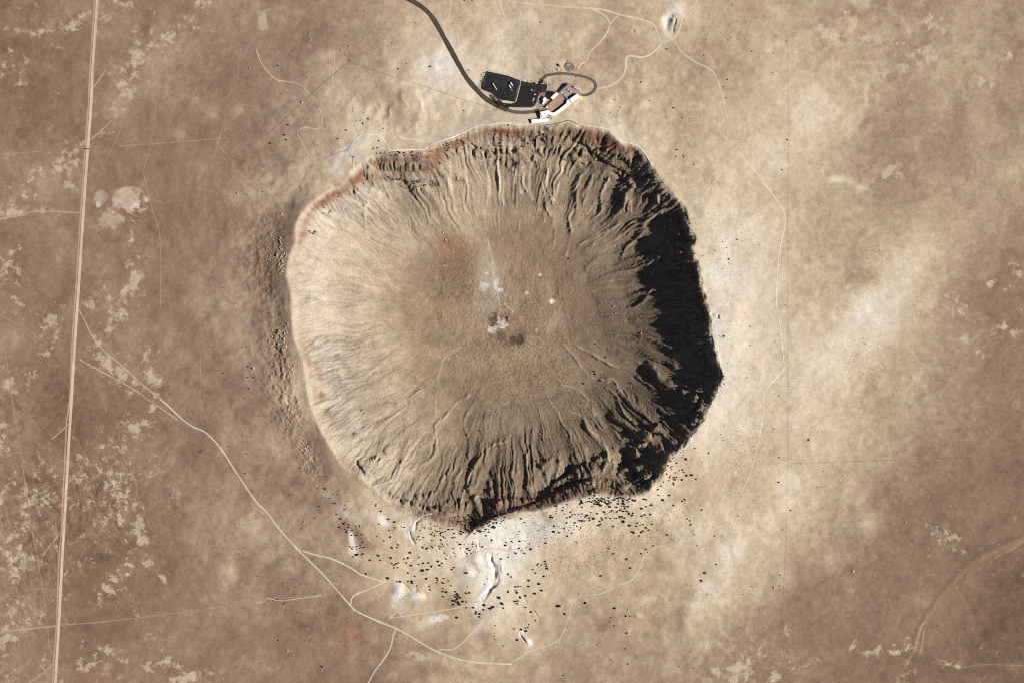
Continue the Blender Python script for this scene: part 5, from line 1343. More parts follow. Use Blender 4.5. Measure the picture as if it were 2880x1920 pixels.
def tree_meshes(seed, lm, squat=.8):
    r = random.Random(seed)
    bm = bmesh.new()
    lobes = []
    for i in range(11):
        a = r.uniform(0, 6.283); q = r.uniform(.0, .62) ** .8; z = r.uniform(.35, 1.0) * squat
        lobes.append((math.cos(a) * q, math.sin(a) * q, z, r.uniform(.26, .46)))
    lobes.append((0, 0, squat * .9, .5))
    for x, y, z, s in lobes:
        res = bmesh.ops.create_icosphere(bm, subdivisions=1, radius=s, matrix=Matrix.Translation((x, y, z)))
        for v in res["verts"]:
            d_ = (v.co - Vector((x, y, z))); v.co += d_ * r.uniform(-.28, .3)
    for k in range(130):                      # loose sprays round the outline
        x, y, z, s = r.choice(lobes)
        a, b = r.uniform(0, 6.283), r.uniform(-.6, 1.3)
        p = Vector((x + math.cos(a) * math.cos(b) * s * 1.08, y + math.sin(a) * math.cos(b) * s * 1.08, z + math.sin(b) * s * 1.08))
        u_ = Vector((r.uniform(-1, 1), r.uniform(-1, 1), r.uniform(-1, 1))).normalized() * r.uniform(.05, .12)
        w_ = u_.cross(Vector((r.uniform(-1, 1), r.uniform(-1, 1), .3))).normalized() * r.uniform(.04, .1)
        bm.faces.new([bm.verts.new(p + q) for q in (u_, w_, -u_ * .7)])
    mc = bpy.data.meshes.new("crown"); bm.to_mesh(mc); bm.free(); mc.materials.append(lm)
    bm = bmesh.new()
    cyl(bm, 0, 0, .2 * squat, .07, .62 * squat, n=7, r2=.045)
    for k in range(5):
        a = k * 1.256 + r.uniform(-.3, .3)
        m_ = Matrix.Translation((math.cos(a) * .16, math.sin(a) * .16, .5 * squat)) @ Matrix.Rotation(a, 4, 'Z') @ Matrix.Rotation(.75, 4, 'Y')
        bmesh.ops.create_cone(bm, cap_ends=True, segments=5, radius1=.035, radius2=.012, depth=.55, matrix=m_)
    mt = bpy.data.meshes.new("trunk"); bm.to_mesh(mt); bm.free(); mt.materials.append(M_BARK)
    return mc, mt
TREES = [tree_meshes(100 + i, M_LEAF[i % 2], .72 + .06 * (i % 4)) for i in range(7)]

def Q(o, s, *a): return [(o[0] + x / s, o[1] + y / s, r_) for x, y, r_ in a]
t7 = Q((1400,1200), 3.92, (2070,350,5),(2325,285,3),(2170,230,2.5),(1970,395,3),(2035,470,3.5),(2050,495,2.5),(1955,500,2.5),(2080,530,4.5),(2135,527,4.5),(2185,572,3.5),(1950,580,4),(1895,550,3),(1940,555,3),(1970,555,2.5),(2030,577,3.5),(1935,615,3.5),(1940,633,3),(1825,603,2.5),(1798,648,2.5),(1763,685,3),(1862,515,2.5),(1905,445,2.5),(1875,420,2.5),(1900,375,3),(1770,748,3),(1890,750,4),(1823,802,4.5),(2035,815,3.5),(2063,797,3.5),(1940,860,3.5),(1507,810,4.5),(1610,795,3.5),(1637,795,3),(1693,855,4),(1633,873,3),(1587,893,4.5),(1685,962,4),(1622,963,3),(1588,975,3.5),(1645,995,2.5),(2248,913,3),(2088,1007,2.5),(2120,1030,3),(2133,1068,2.5),(2117,1082,2.5),(1873,1185,3.5),(2165,1183,2),(1715,1305,3),(1630,1345,3),(1585,1392,3),(1222,1337,3.5),(1278,1393,3.5),(1423,1458,4),(1463,1552,3.5),(370,1343,4),(523,1477,4),(300,1385,3.5),(235,1335,3),(530,1275,3),(618,1147,4.5),(675,1158,3.5),(622,1088,3.5),(768,1197,3.5),(818,1167,3.5),(870,1265,2),(1058,1005,4.5),(1140,860,4),(1098,845,3.5),(1140,803,3.5),(1075,803,3.5),(1070,755,3.5),(985,970,4.5),(1100,950,3),(805,985,3.5),(820,960,2.5),(605,990,3),(585,975,3),(256,1003,3.5),(297,1045,2.5),(850,1050,3),(907,1027,3),(875,1090,2.5),(915,1107,2.5),(900,1127,2),(1277,1090,3.5),(1125,1040,4),(1155,1020,3.5),(1110,1080,4),(1135,1068,3.5),(1145,1000,3),(1390,1040,4.5),(1455,1080,5),(1350,985,4),(1490,945,3.5),(1450,957,3.5),(1485,970,3.5),(1395,1000,3.5),(1310,1003,3),(1500,1160,5),(1475,1150,3.5),(1583,1160,4),(1605,1143,3),(1635,1107,4),(1665,1133,3),(1540,1055,3.5),(1700,1065,3.5),(1560,1195,2.5),(1570,1080,2),(1530,1090,3),(1600,1070,2.5),(1240,875,4),(1245,890,3),(1200,835,4),(1215,850,3.5),(1170,785,3),(1310,880,4),(1300,895,3.5),(1315,930,3),(1350,912,3),(1385,925,3.5),(1425,925,3.5),(1400,870,4),(1435,870,4),(1390,845,3.5),(1405,895,3),(540,940,2),(720,880,2),(760,1050,3),(735,1112,2.5),(800,1105,2),(840,1080,2),(785,1132,2),(930,950,2.5),(1015,1027,2.5),(1195,998,2.5),(1240,1003,2.5),(1040,870,2.5),(930,880,3),(910,850,2.5),(1265,915,2.5))
t8 = Q((900,1340), 3.016, (45,100,3),(115,147,1.5),(148,147,1.5),(112,222,2),(122,222,2),(134,223,2),(143,318,2.5),(178,355,3),(205,395,3),(170,425,3.5),(228,467,3),(315,490,2),(522,290,3),(585,355,3),(637,380,3.5),(505,398,2.5),(600,510,4),(545,540,2.5),(615,600,3.5),(665,575,3),(655,595,2.5),(590,450,2),(487,505,2),(695,420,2),(718,425,2.5),(640,427,2),(325,655,3.5),(310,660,3.5),(285,675,2.5),(500,665,3.5),(515,705,2.5),(425,705,4),(607,685,4),(393,820,3),(578,858,5),(770,640,4),(750,685,3.5),(715,695,3),(735,728,3),(665,730,2.5),(650,735,3),(635,745,2.5),(633,768,2.5),(663,768,2.5),(612,730,2.5),(778,752,4),(750,813,4),(808,840,2.5),(873,792,5.5),(918,783,4),(840,742,2.5),(843,682,2.5),(880,730,3),(950,757,3),(1005,713,3.5),(1040,730,3),(1018,748,3.5),(912,605,4),(925,728,2.5),(1120,783,3),(1140,768,2.5),(908,862,3.5),(685,888,4),(655,888,2.5),(750,884,2.5),(783,884,3.5),(790,900,3),(825,923,2.5),(930,928,2.5),(938,955,3),(995,857,3.5),(1000,877,2.5),(995,897,2.5),(1048,970,3),(1075,975,3.5),(1048,1015,3),(1158,1015,3.5),(1190,1022,4),(1165,1040,3.5),(1130,1050,4),(1175,1065,5),(1215,1055,4),(1245,1057,2.5),(1135,1080,3),(1150,1050,3),(1185,1080,3.5),(1270,980,3),(1245,985,3),(1245,1107,2.5),(1303,1108,3.5),(1328,1143,3.5),(1357,1160,4),(1325,1160,3),(1355,1185,3),(1165,1190,3.5),(1448,1115,5),(1470,1100,4.5),(1395,1085,5),(1390,1125,3),(1548,1073,5.5),(1525,1025,5),(1510,1018,3),(1555,1110,3),(1600,965,2.5),(1597,978,2.5),(1700,1020,4),(1745,1005,3.5),(1822,987,5),(1883,963,3.5),(1675,980,4),(1663,965,3),(1663,930,3.5),(1685,925,2.5),(1705,927,2),(1660,1052,3.5),(1675,1075,4),(1680,1050,3),(1745,1105,2.5),(1793,1145,4),(2030,1095,5.5),(2078,1160,3.5),(1830,1215,2.5),(1775,1252,2.5),(1767,1277,2.5),(1750,1303,3.5),(1710,1292,4),(1648,1287,2.5),(1675,1380,3.5),(1745,1280,2.5),(1900,843,3.5),(1830,815,3),(1808,783,2.5),(1912,715,4),(1920,735,2.5),(1925,755,2.5),(1930,775,3.5),(1845,745,3),(1850,735,2.5),(1880,745,2.5),(1795,610,5),(1740,640,4),(1690,605,3.5),(1713,625,2),(1667,645,3),(1537,693,3),(1600,677,2.5),(1697,543,4),(1630,547,3),(1580,552,2.5),(1575,580,4),(1915,560,3),(1985,413,4),(1985,460,5),(2028,467,4),(1958,340,3),(1970,345,3),(2090,385,2.5),(2090,495,4),(1860,905,4),(1773,878,3.5),(1773,925,3),(1250,605,3.5),(1270,620,2.5),(1235,633,2.5),(1195,568,3),(1300,565,3),(1298,548,2),(1460,535,4),(1380,590,3),(1345,455,4),(1480,422,6),(1480,440,4),(1435,465,3),(1410,495,3),(1597,823,3),(1623,845,2.5),(1245,812,3.5),(1422,862,2),(1400,905,2),(1705,350,4),(1735,380,3))
tN = Q((1440,0), 3.2667, (1425,455,3.6),(1583,187,2),(1485,995,3),(1185,757,3),(1515,1378,3),(1570,1432,2.5),(1578,1448,2.5),(1503,1443,2),(1670,1515,2.5),(1600,1273,2),(1630,1090,2),(1563,1085,2),(1262,930,2),(940,920,2),(905,1037,2),(975,1020,2),(1980,733,2.5),(1945,800,2),(1967,903,2),(2205,475,2.5),(1983,97,1.6),(2022,48,1.8),(2065,197,1.6),(2195,215,1.6),(1820,250,1.8),(1765,513,2),(2010,352,1.6),(1985,370,1.6),(1750,360,1.6),(1785,368,1.6),(2270,535,1.8),(2085,657,1.5),(880,372,2),(857,280,2),(1303,272,1.6),(683,573,2),(590,712,2.5),(210,770,4),(265,785,3),(995,995,2),(825,985,1.6),(262,208,2.4),(735,697,2)) + \
     Q((2160,0), 3.2667, (75,333,2),(168,380,2),(50,492,2.5),(178,1288,2.5),(152,1382,1.5),(127,1565,2.5))
tE = Q((1440,480), 3.2667, (1830,176,1.8),(1600,70,1.8),(1890,110,1.8),(1905,128,1.5),(1835,120,1.5),(1838,95,1.5),(1800,396,1.8),(2065,635,3.2),(1935,655,2.4),(1865,738,2.2),(1970,712,2.4),(2273,688,2),(1750,787,2.2),(1990,815,3),(1990,850,2),(2000,862,1.8),(1935,902,1.8),(2100,962,2.2),(2215,597,1.8),(2030,688,1.8),(1945,1522,3.2)) + \
     Q((1440,960), 3.2667, (2180,35,2.5),(2155,325,1.8),(2225,335,1.6),(2185,255,1.8),(1950,770,1.6),(1915,848,1.6),(1938,905,1.7),(2240,1480,1.8),(1975,195,1.4)) + \
     Q((2160,960), 3.2667, (100,495,2),(50,798,2.8),(100,1063,2.4),(97,1290,3.3),(207,1548,2.5),(450,1337,2),(505,1188,1.4),(687,1230,1.5)) + Q((2160,480), 3.2667, (685,476,1.6),(160,1238,2),(263,1240,1.8),(118,888,1.4)) + Q((2160,1440), 3.2667, (108,578,2),(103,670,2),(515,640,2),(135,153,1.5))
tW = Q((720,0), 3.2667, (205,606,2.6),(215,606,2.6),(168,618,1.6),(858,558,2.5),(1310,638,3),(1387,590,2),(1603,617,3),(1955,650,2.5),(1252,395,1.6),(1240,168,1.5),(990,107,1.4),(1466,213,1.5),(353,1072,2),(297,1150,3),(263,1245,3.4),(282,1290,3.4),(127,1320,2.6),(138,1320,2.6),(458,1130,1.6),(1036,1100,3),(960,1112,2),(924,1112,1.5),(830,1203,3),(1170,1185,2.5),(757,1280,2.5),(1133,1300,3),(1428,1118,2),(1910,1020,2.6),(1915,5,3.6),(1926,8,3.6),(1990,12,2),(570,1335,1.6),(238,865,1.5),(441,1100,1.5),(430,686,1.6),(445,686,1.4),(330,473,1.6)) + \
     Q((720,480), 3.2667, (407,153,1.5),(63,195,2)) + Q((0,960), 3.2667, (1834,1013,2),(1846,1013,2),(2283,228,2.6),(2293,430,2.4),(2275,327,2.2),(2335,327,2.2),(2053,290,2),(2268,1030,2.2),(2255,1208,2.6),(2265,48,2),(2190,75,2),(2160,18,1.6),(2250,523,1.8),(2095,960,1.5),(2230,50,1.6)) + \
     Q((0,480), 3.2667, (2048,1078,1.6),(1855,965,1.6),(1543,627,1.4)) + Q((0,0), 3.2667, (2250,983,1.4),(1577,1172,1.5),(2250,1390,1.8),(2183,1547,1.6),(906,988,1.3)) + Q((0,1440), 3.2667, (2198,380,2)) + \
     Q((720,960), 3.2667, (630,1350,3.5),(565,1345,2),(715,1397,1.6),(747,1397,1.6),(680,1437,2),(585,1510,2.5),(815,1540,2.5),(305,1407,1.7),(650,1235,1.8),(718,1220,2),(550,1240,1.6),(40,688,1.7),(65,1218,1.6),(410,1160,2.4),(455,1175,2)) + \
     Q((720,1440), 3.2667, (200,797,3),(260,835,2.6),(385,912,2),(205,1173,2.5),(610,1416,3),(775,1183,1.6),(497,1107,1.7),(18,587,2.1),(318,568,1.6),(358,688,1.7),(303,707,1.7),(740,18,3),(543,50,2),(426,145,1.9),(733,1287,1.6),(203,443,1.6),(292,495,1.5),(1023,900,1.4),(837,962,1.4),(2190,1140,2),(2195,1165,2),(2200,1037,2),(1925,1517,1.7))
tS = Q((1440,1440), 3.2667, (435,858,5),(675,830,4.5),(943,878,4),(487,932,3),(613,747,2),(1055,1107,4),(940,1037,2.5),(902,1002,2.5),(910,965,2.5),(1045,950,3.5),(1087,952,2),(817,582,4),(1090,510,4),(1225,847,2),(1185,870,1.6),(1185,713,1.6),(855,708,1.4),(470,1495,2.5),(482,1548,1.7),(1065,1393,2.5),(913,1357,2),(1037,1250,2.5),(780,1212,2),(605,1195,1.7),(1302,948,1.4),(1772,555,4),(1742,626,4),(1877,475,3),(1793,752,2.5),(2208,680,2.5),(2128,750,1.7),(1673,1427,2),(1538,1413,1.6),(1860,215,2.5),(2080,1053,1.6),(2078,30,2.5),(1700,302,2),(1955,370,1.6),(1645,672,1.5),(1635,1283,1.4))
tI = Q((1440,960), 3.2667, (763,273,3),(768,298,3),(818,360,3),(663,388,3.4),(640,563,2),(1098,385,2.6),(865,145,2.4),(773,22,2.4),(373,855,2)) + Q((1440,480), 3.2667, (527,806,2.6)) + Q((720,960), 3.2667, (2057,820,2)) + \
     Q((720,480), 3.2667, (490,555,4),(540,565,4.6),(525,580,3),(505,570,2.4),(685,375,3.6),(618,395,2.6),(672,390,2.4),(755,240,2.5),(860,225,2.6),(630,345,2),(735,360,1.6),(1172,611,1.6)) + Q((720,0), 3.2667, (1310,1400,3.6),(1322,1410,3),(1365,1410,2.6),(1440,1400,2.8),(1085,1370,2.4),(1120,1365,2.6),(1770,1360,4),(1760,1385,3.4),(1755,1340,3),(1910,1370,3),(1955,1350,2.6),(1890,1300,2.6),(900,1450,2.8),(2320,1155,2.8))

def inpoly(x, y, poly):
    c = False; n = len(poly)
    for i in range(n):
        ax, ay = poly[i]; bx, by = poly[(i + 1) % n]
        if (ay > y) != (by > y) and x < (bx - ax) * (y - ay) / (by - ay) + ax: c = not c
    return c
def fill(poly, n, r0, r1, seed):
    r = random.Random(seed); out_ = []
    xs_ = [p[0] for p in poly]; ys_ = [p[1] for p in poly]
    while len(out_) < n:
        x, y = r.uniform(min(xs_), max(xs_)), r.uniform(min(ys_), max(ys_))
        if inpoly(x, y, poly): out_.append((x, y, r.uniform(r0, r1)))
    return out_
grove_s = fill([(1632,1402),(1700,1392),(1780,1398),(1790,1404),(1760,1416),(1700,1420),(1640,1414)], 75, 2.0, 3.4, 1) + fill([(1560,1420),(1640,1408),(1780,1405),(1778,1440),(1740,1460),(1640,1470),(1560,1450)], 45, 1.4, 3.2, 2)
slope_sw = fill([(1270,1450),(1320,1445),(1400,1458),(1440,1445),(1450,1452),(1400,1478),(1370,1490),(1320,1512),(1275,1512),(1262,1490)], 105, 1.8, 3.4, 3)
cove_w = fill([(1182,1470),(1215,1466),(1258,1490),(1262,1530),(1230,1545),(1190,1540),(1165,1510)], 60, 1.6, 2.6, 4)
ridge_w = fill([(965,1450),(985,1450),(1020,1500),(1045,1545),(1020,1560),(985,1545),(970,1500)], 34, 1.3, 2.6, 5)
flat_c = fill([(1210,1530),(1330,1510),(1340,1560),(1250,1575)], 34, 1.2, 2.3, 6) + fill([(1240,1620),(1280,1640),(1310,1700),(1270,1700),(1245,1670)], 20, 1.6, 2.8, 7)
white_e = fill([(1420,1475),(1540,1450),(1560,1500),(1500,1570),(1430,1560)], 36, 1.0, 1.9, 8)
rimshade = fill([(1860,1290),(1900,1275),(1935,1245),(1915,1300),(1930,1330),(1880,1350)], 30, 1.3, 2.6, 9)
south_in = fill([(1640,1380),(1720,1340),(1800,1330),(1850,1345),(1800,1385),(1720,1395)], 60, 1.6, 3.0, 10)

cliff_n = fill([(1355,378),(1480,380),(1530,385),(1600,398),(1590,410),(1500,400),(1430,440),(1380,425)], 70, 1.2, 2.6, 11) + fill([(1240,402),(1300,392),(1310,420),(1260,430)], 22, 1.4, 2.8, 12)  # these four sets added for dark specks, part vegetation, part cliff shadow
cliff_ne = fill([(1600,385),(1660,400),(1760,440),(1830,470),(1890,560),(1920,620),(1900,630),(1850,560),(1780,500),(1700,450),(1620,420)], 150, 1.3, 2.8, 13)
bench_nw = fill([(1050,430),(1120,430),(1190,432),(1240,415),(1235,425),(1180,440),(1080,442)], 46, 1.0, 2.2, 14) + fill([(1085,495),(1160,505),(1230,505),(1245,520),(1180,528),(1110,515)], 70, 1.3, 2.8, 15)
crest_e = fill([(1935,600),(1955,680),(1965,760),(1980,850),(2005,960),(1995,960),(1955,840),(1940,720),(1925,640)], 70, 1.2, 2.4, 16) + fill([(2015,1030),(2036,1045),(2038,1075),(2018,1100),(1990,1150),(1980,1140),(2005,1080)], 60, 1.3, 2.6, 17)
GROUPS = [
 (t7, "junipers on the cream plain outside the south-east rim", "dark juniper scattered on the cream plain outside the south-east rim"),
 (t8, "junipers round the white diggings south-west of the crater", "dark juniper dotted round the tracks and white diggings south of the crater"),
 (tS, "lone junipers on the tan plain to the south", "lone dark juniper on the tan plain"),
 (tN, "lone junipers north-east of the crater", "lone dark juniper"),
 (tE, "lone junipers east of the crater", "lone dark juniper"),
 (tW, "lone junipers west and north-west of the crater", "lone dark juniper"),
 (tI, "junipers on the inner walls of the crater", "dark juniper clinging inside the crater"),
 (grove_s, "grove on the shaded brow of the south rim", "dark juniper of the dense grove on the brow of the south rim"),
 (slope_sw, "thicket on the shaded slope at the south-west rim gap", "dark juniper of the thicket below the south-west rim gap"),
 (cove_w, "junipers on the brown slope beside the rim track", "small dark juniper on the brown slope beside the south-west rim track"),
 (ridge_w, "junipers on the dark ridge west of the rim track", "small dark juniper on the dark narrow ridge west of the rim track"),
 (flat_c, "junipers between the crossroads and the white quarry", "small dark juniper between the track crossroads and the white quarry"),
 (white_e, "junipers on the white ground east of the quarry", "tiny dark juniper on the white ground just below the south rim"),
 (rimshade, "junipers outside the south-east corner of the rim", "small dark juniper at the very edge of the south-east rim"),
 (cliff_n, "junipers on the ledges of the north wall", "small dark juniper on the ledges of the north wall"),
 (cliff_ne, "junipers on the ledges of the north-east wall", "small dark juniper on the ledges of the north-east wall"),
 (bench_nw, "junipers on the north-west bench and its cliff", "small dark juniper on the cliff of the north-west bench"),
 (crest_e, "junipers along the inside of the east crest", "small dark juniper along the inside of the east crest"),
 (south_in, "junipers in the shade inside the south rim", "dark juniper in the shaded hollow just inside the south rim"),
]
placed = []
allt = []
_grid = {}
for gi, (lst, grp, lab) in enumerate(GROUPS):
    for x, y, r_ in lst:
        k = (int(x // 6), int(y // 6)); ok = True
        for dx in (-1, 0, 1):
            for dy in (-1, 0, 1):
                for (x2, y2, r2) in _grid.get((k[0] + dx, k[1] + dy), []):
                    if (x - x2) ** 2 + (y - y2) ** 2 < max(2.6, .62 * (r_ + r2)) ** 2: ok = False
        if not ok: continue
        _grid.setdefault(k, []).append((x, y, r_))
        allt.append([gi, x, y, r_])
# the three hundred that show largest are things of their own, the rest are joined
order = sorted(range(len(allt)), key=lambda i: -allt[i][3] - (2.0 if GROUPS[allt[i][0]][1].startswith("lone") else 0))
single = set(order[:300])
def landmark(x, y):
    L = [((1430,285),"the car parks"),((1590,300),"the visitor centre"),((1640,240),"the loop road"),((1876,75),"the small north-east quarry"),((1870,115),"the track junction beside the north-east quarry"),((740,58),"the pale cleared rectangle"),((1180,185),"the pale cleared square"),((983,172),"the fence corner"),
         ((1240,120),"the entrance road"),((850,430),"the hairpin track"),((1000,395),"the north-west rim path"),((350,575),"the pale gravel fan"),((560,1180),"the bend of the diagonal track"),((700,1390),"the diagonal track"),((1000,1700),"the hairpin join of the tracks"),((1220,1605),"the track crossroads"),
         ((1375,1630),"the big white quarry"),((1120,1655),"the western white spoil heap"),((1480,1795),"the small white spoil heap at the bottom"),((1410,905),"the central mine workings"),((1975,1655),"the pale hillock at lower right of centre"),((2052,1547),"the white hillock"),((2273,1234),"the pale boulder on the east plain"),
         ((2216,1302),"the fence junction"),((2011,890),"the rim boulder"),((2200,600),"the east track"),((2030,260),"the curving north-east track"),((1960,700),"the east rim"),((1980,1160),"the south-east rim"),((800,700),"the west rim"),((850,1150),"the west rim"),((1050,1420),"the south-west rim"),((1700,1440),"the south rim"),
         ((2180,1620),"the boulder patch at lower right"),((1780,90),"the brown pits"),((240,419),"the cattle grid"),((1200,420),"the north-west corner of the rim"),((1640,380),"the north rim"),((1780,600),"the north-east wall"),((1640,1080),"the shaded south-east talus"),((890,600),"the red north-west wall"),((1440,350),"the north rim path")]
    best = min(L, key=lambda q: (q[0][0] - x) ** 2 + (q[0][1] - y) ** 2)
    (lx_, ly_), nm = best
    a = math.degrees(math.atan2(x - lx_, ly_ - y)) % 360
    dr = ["north", "north-east", "east", "south-east", "south", "south-west", "west", "north-west"][int((a + 22.5) // 45) % 8]
    dd = math.hypot(x - lx_, y - ly_)
    far = "just" if dd < 35 else ("a little" if dd < 90 else "well")
    return "%s %s of %s" % (far, dr, nm)
labels = {}
for i in order[:300]:
    gi, x, y, r_ = allt[i]
    size = "big" if r_ >= 4 else ("mid-sized" if r_ >= 2.6 else ("small" if r_ >= 1.7 else "tiny"))
    if gi < 7:
        labels.setdefault("%s dark juniper %s" % (size, landmark(x, y)), []).append(i)
    else:
        labels.setdefault(GROUPS[gi][2], []).append(i)
lab_of = {}
ORD = ["", "second ", "third ", "fourth ", "fifth ", "sixth ", "seventh ", "eighth "]
for lab, ids in labels.items():
    if allt[ids[0]][0] >= 7 or len(ids) == 1:
        for i in ids: lab_of[i] = lab
    elif len(ids) <= 8:
        xs_ = [allt[i][1] for i in ids]; ys_ = [allt[i][2] for i in ids]
        ax_ = 1 if max(xs_) - min(xs_) >= max(ys_) - min(ys_) else 2
        ids.sort(key=lambda i: allt[i][ax_])
        for n_, i in enumerate(ids):
            if len(ids) == 2: w_ = (("left-hand ", "right-hand ") if ax_ == 1 else ("upper ", "lower "))[n_]
            else: w_ = ORD[n_] + ("leftmost " if ax_ == 1 else "uppermost ")
            lab_of[i] = w_ + lab
    else:
        for i in ids: lab_of[i] = lab
tree_rest = []
for i, (gi, x, y, r_) in enumerate(allt):
    if i not in single:
        tree_rest.append((gi, x, y, r_)); continue
    o = bpy.data.objects.new("juniper_tree", None); COL.objects.link(o)
    mc, mt = TREES[i % len(TREES)]
    o.location = W(x, y, float(hat(x, y)) - .15)
    o.rotation_euler = (0, 0, rng.uniform(0, 6.28))
    s = r_ * .88; o.scale = (s, s, s * rng.uniform(.85, 1.1))
    tag(o, lab_of[i], "tree", GROUPS[gi][1])
    for nm, me in (("crown", mc), ("trunk", mt)):
        c = bpy.data.objects.new(nm, me); COL.objects.link(c); c.parent = o
# the smaller ones, joined
def join_meshes(name, items, mats_, kind="stuff"):
    V, F, off, MI = [], [], 0, []
    for me, mi, M in items:
        n = len(me.vertices); co = np.empty(n * 3, np.float32); me.vertices.foreach_get("co", co); co = co.reshape(-1, 3)
        R3 = np.array(M.to_3x3()); t_ = np.array(M.translation)
        V.append(co @ R3.T + t_)
        F.extend([tuple(v + off for v in p.vertices) for p in me.polygons]); MI.extend([mi] * len(me.polygons)); off += n
    me = bpy.data.meshes.new(name); me.from_pydata(np.concatenate(V).tolist(), [], F)
    for m_ in mats_: me.materials.append(m_)
    me.polygons.foreach_set("material_index", MI)
    o = bpy.data.objects.new(name, me); COL.objects.link(o); o["kind"] = kind
    return o
items = []
for i, (gi, x, y, r_) in enumerate(tree_rest):
    mc, mt = TREES[i % 7]
    M = Matrix.Translation(W(x, y, float(hat(x, y)) - .15)) @ Matrix.Rotation(rng.uniform(0, 6.28), 4, 'Z') @ Matrix.Scale(r_, 4)
    items.append((mc, i % 2, M)); 
o = join_meshes("small_junipers", items, M_LEAF)
tag(o, "smallest dark junipers scattered about the groves south of the crater", "trees")

# ------------------------------------------------------------------ boulders
M_ROCK = mat("pale_limestone_rock", srgb(206, 188, 164), var=.15, scale=.5)
def rock_mesh(seed, m):
    r = random.Random(seed); bm = bmesh.new()
    bmesh.ops.create_icosphere(bm, subdivisions=2, radius=1)
    ax = [Vector((r.uniform(-1, 1), r.uniform(-1, 1), r.uniform(-.3, 1))).normalized() for _ in range(7)]
    for v in bm.verts:
        for a in ax:
            q = v.co.dot(a)
            if q > .62: v.co -= a * (q - .62) * .85
        v.co *= 1 + r.uniform(-.07, .07); v.co.z = max(v.co.z, -.45)
    me = bpy.data.meshes.new("rock"); bm.to_mesh(me); bm.free(); me.materials.append(m); return me
ROCKS = [rock_mesh(40 + i, M_ROCK) for i in range(6)]
def rock(x, y, s, label, group=None, h=1.0):
    o = bpy.data.objects.new("boulder", ROCKS[rng.randint(0, 6)]); COL.objects.link(o)
    o.location = W(x, y, float(hat(x, y)) + .1 * s); o.rotation_euler = (0, 0, rng.uniform(0, 6.28))
    o.scale = (s * rng.uniform(.85, 1.2), s * rng.uniform(.8, 1.1), s * .9 * h)
    return tag(o, label, "boulder", group)
big = [((720,480),(1738,634),5.0,"largest pale boulder on the crater floor, north-west of the mine"),((720,480),(1715,567),3.4,"long pale boulder just above the largest one on the crater floor"),((720,480),(1925,609),3.0,"pale boulder on the crater floor, right of the largest one"),
 ((720,480),(1845,600),2.4,"small pale boulder between the largest two on the crater floor"),((720,480),(1585,509),1.8,"small boulder at the foot of the north-west talus, leftmost of its scatter"),((720,480),(1760,580),1.6,"tiny boulder right of the long one on the crater floor"),((720,480),(1690,540),1.6,"tiny boulder above the long one on the crater floor"),
 ((1440,480),(492,290),2.6,"pale boulder in the north talus, above right of the floor"),((1440,480),(940,1248),3.0,"upper of two boulders on the east talus foot"),((1440,480),(955,1306),2.6,"lower of two boulders on the east talus foot"),((1440,480),(1190,1495),3.0,"boulder on the east talus, below the two at its foot"),
 ((1440,480),(1905,1345),6.5,"large pale boulder beside the east rim with a long shadow"),((1440,480),(2190,1435),3.2,"pale boulder east of the big one on the east rim"),((2160,960),(378,900),5.0,"lone pale boulder on the east plain with a black shadow"),
 ((720,0),(783,462),3.6,"pale boulder with a triangular shadow, left of the fence corner"),((720,0),(860,427),2.8,"pale boulder just above the fence corner"),((720,0),(818,492),2.0,"small boulder between two others left of the fence corner"),((720,0),(490,313),3.2,"upper pale boulder of the north-west scatter"),((720,0),(498,373),2.8,"lower pale boulder of the north-west scatter"),
 ((720,0),(422,945),4.0,"pale boulder against the fence, north-west of the crater"),((720,0),(990,1140),4.0,"white boulder north of the rim path bend"),((720,0),(1255,283),2.4,"pale boulder west of the entrance road"),((720,960),(1112,1503),4.4,"pale boulder with a black shadow outside the south-west rim"),((720,960),(830,1498),3.0,"pale boulder left of the bigger one outside the south-west rim"),
 ((0,480),(2184,215),3.4,"pale boulder in the upper west scatter"),((0,480),(1985,294),2.2,"small boulder at the left of the upper west scatter"),((0,0),(2297,632),2.6,"pale boulder near the north-west tracks"),((0,960),(2325,245),4.0,"pale boulder among junipers west of the crater"),((720,480),(240,403),3.8,"pale boulder outside the north-west rim"),
 ((720,480),(68,252),2.0,"small boulder"),((2160,1440),(52,688),3.4,"pale boulder in the lower-right patch, lowest of its group"),((2160,1440),(680,580),2.4,"left-hand boulder of two right of the lower-right patch"),((2160,1440),(782,540),4.0,"right-hand boulder of two right of the lower-right patch"),((2160,1440),(1262,90),3.0,"pale boulder on the brown south-east plain"),
 ((720,1440),(290,1270),3.0,"pale boulder on the reddish ground at the bottom left"),((720,1440),(1303,1137),3.2,"pale boulder right of the track running off the bottom edge"),((1440,1440),(1070,895),3.4,"greenish-pale boulder south of the junipers on the tan plain"),((2160,0),(1202,938),2.4,"white boulder on the north-east plain"),((720,1440),(603,1450),2.6,"pale boulder below a juniper near the bottom"),
 ((1440,0),(1480,650),1.8,"small white boulder"),((2160,0),(45,672),2.0,"small pale boulder at the edge of the pale north-east flank"),((0,480),(1390,652),1.8,"small white boulder on the brown western plain"),((720,1440),(440,88),2.8,"pale boulder with dark shadow beside the diagonal track")]
for o_, (x, y), s, lab in big:
    if lab in ("small boulder", "small white boulder"): lab = lab + (" outside the north-west rim" if o_[0] == 720 else " on the pale slope below the loop track")
    lab = lab.replace("  ", " ")
    rock(o_[0] + x / 3.2667, o_[1] + y / 3.2667, s, lab)
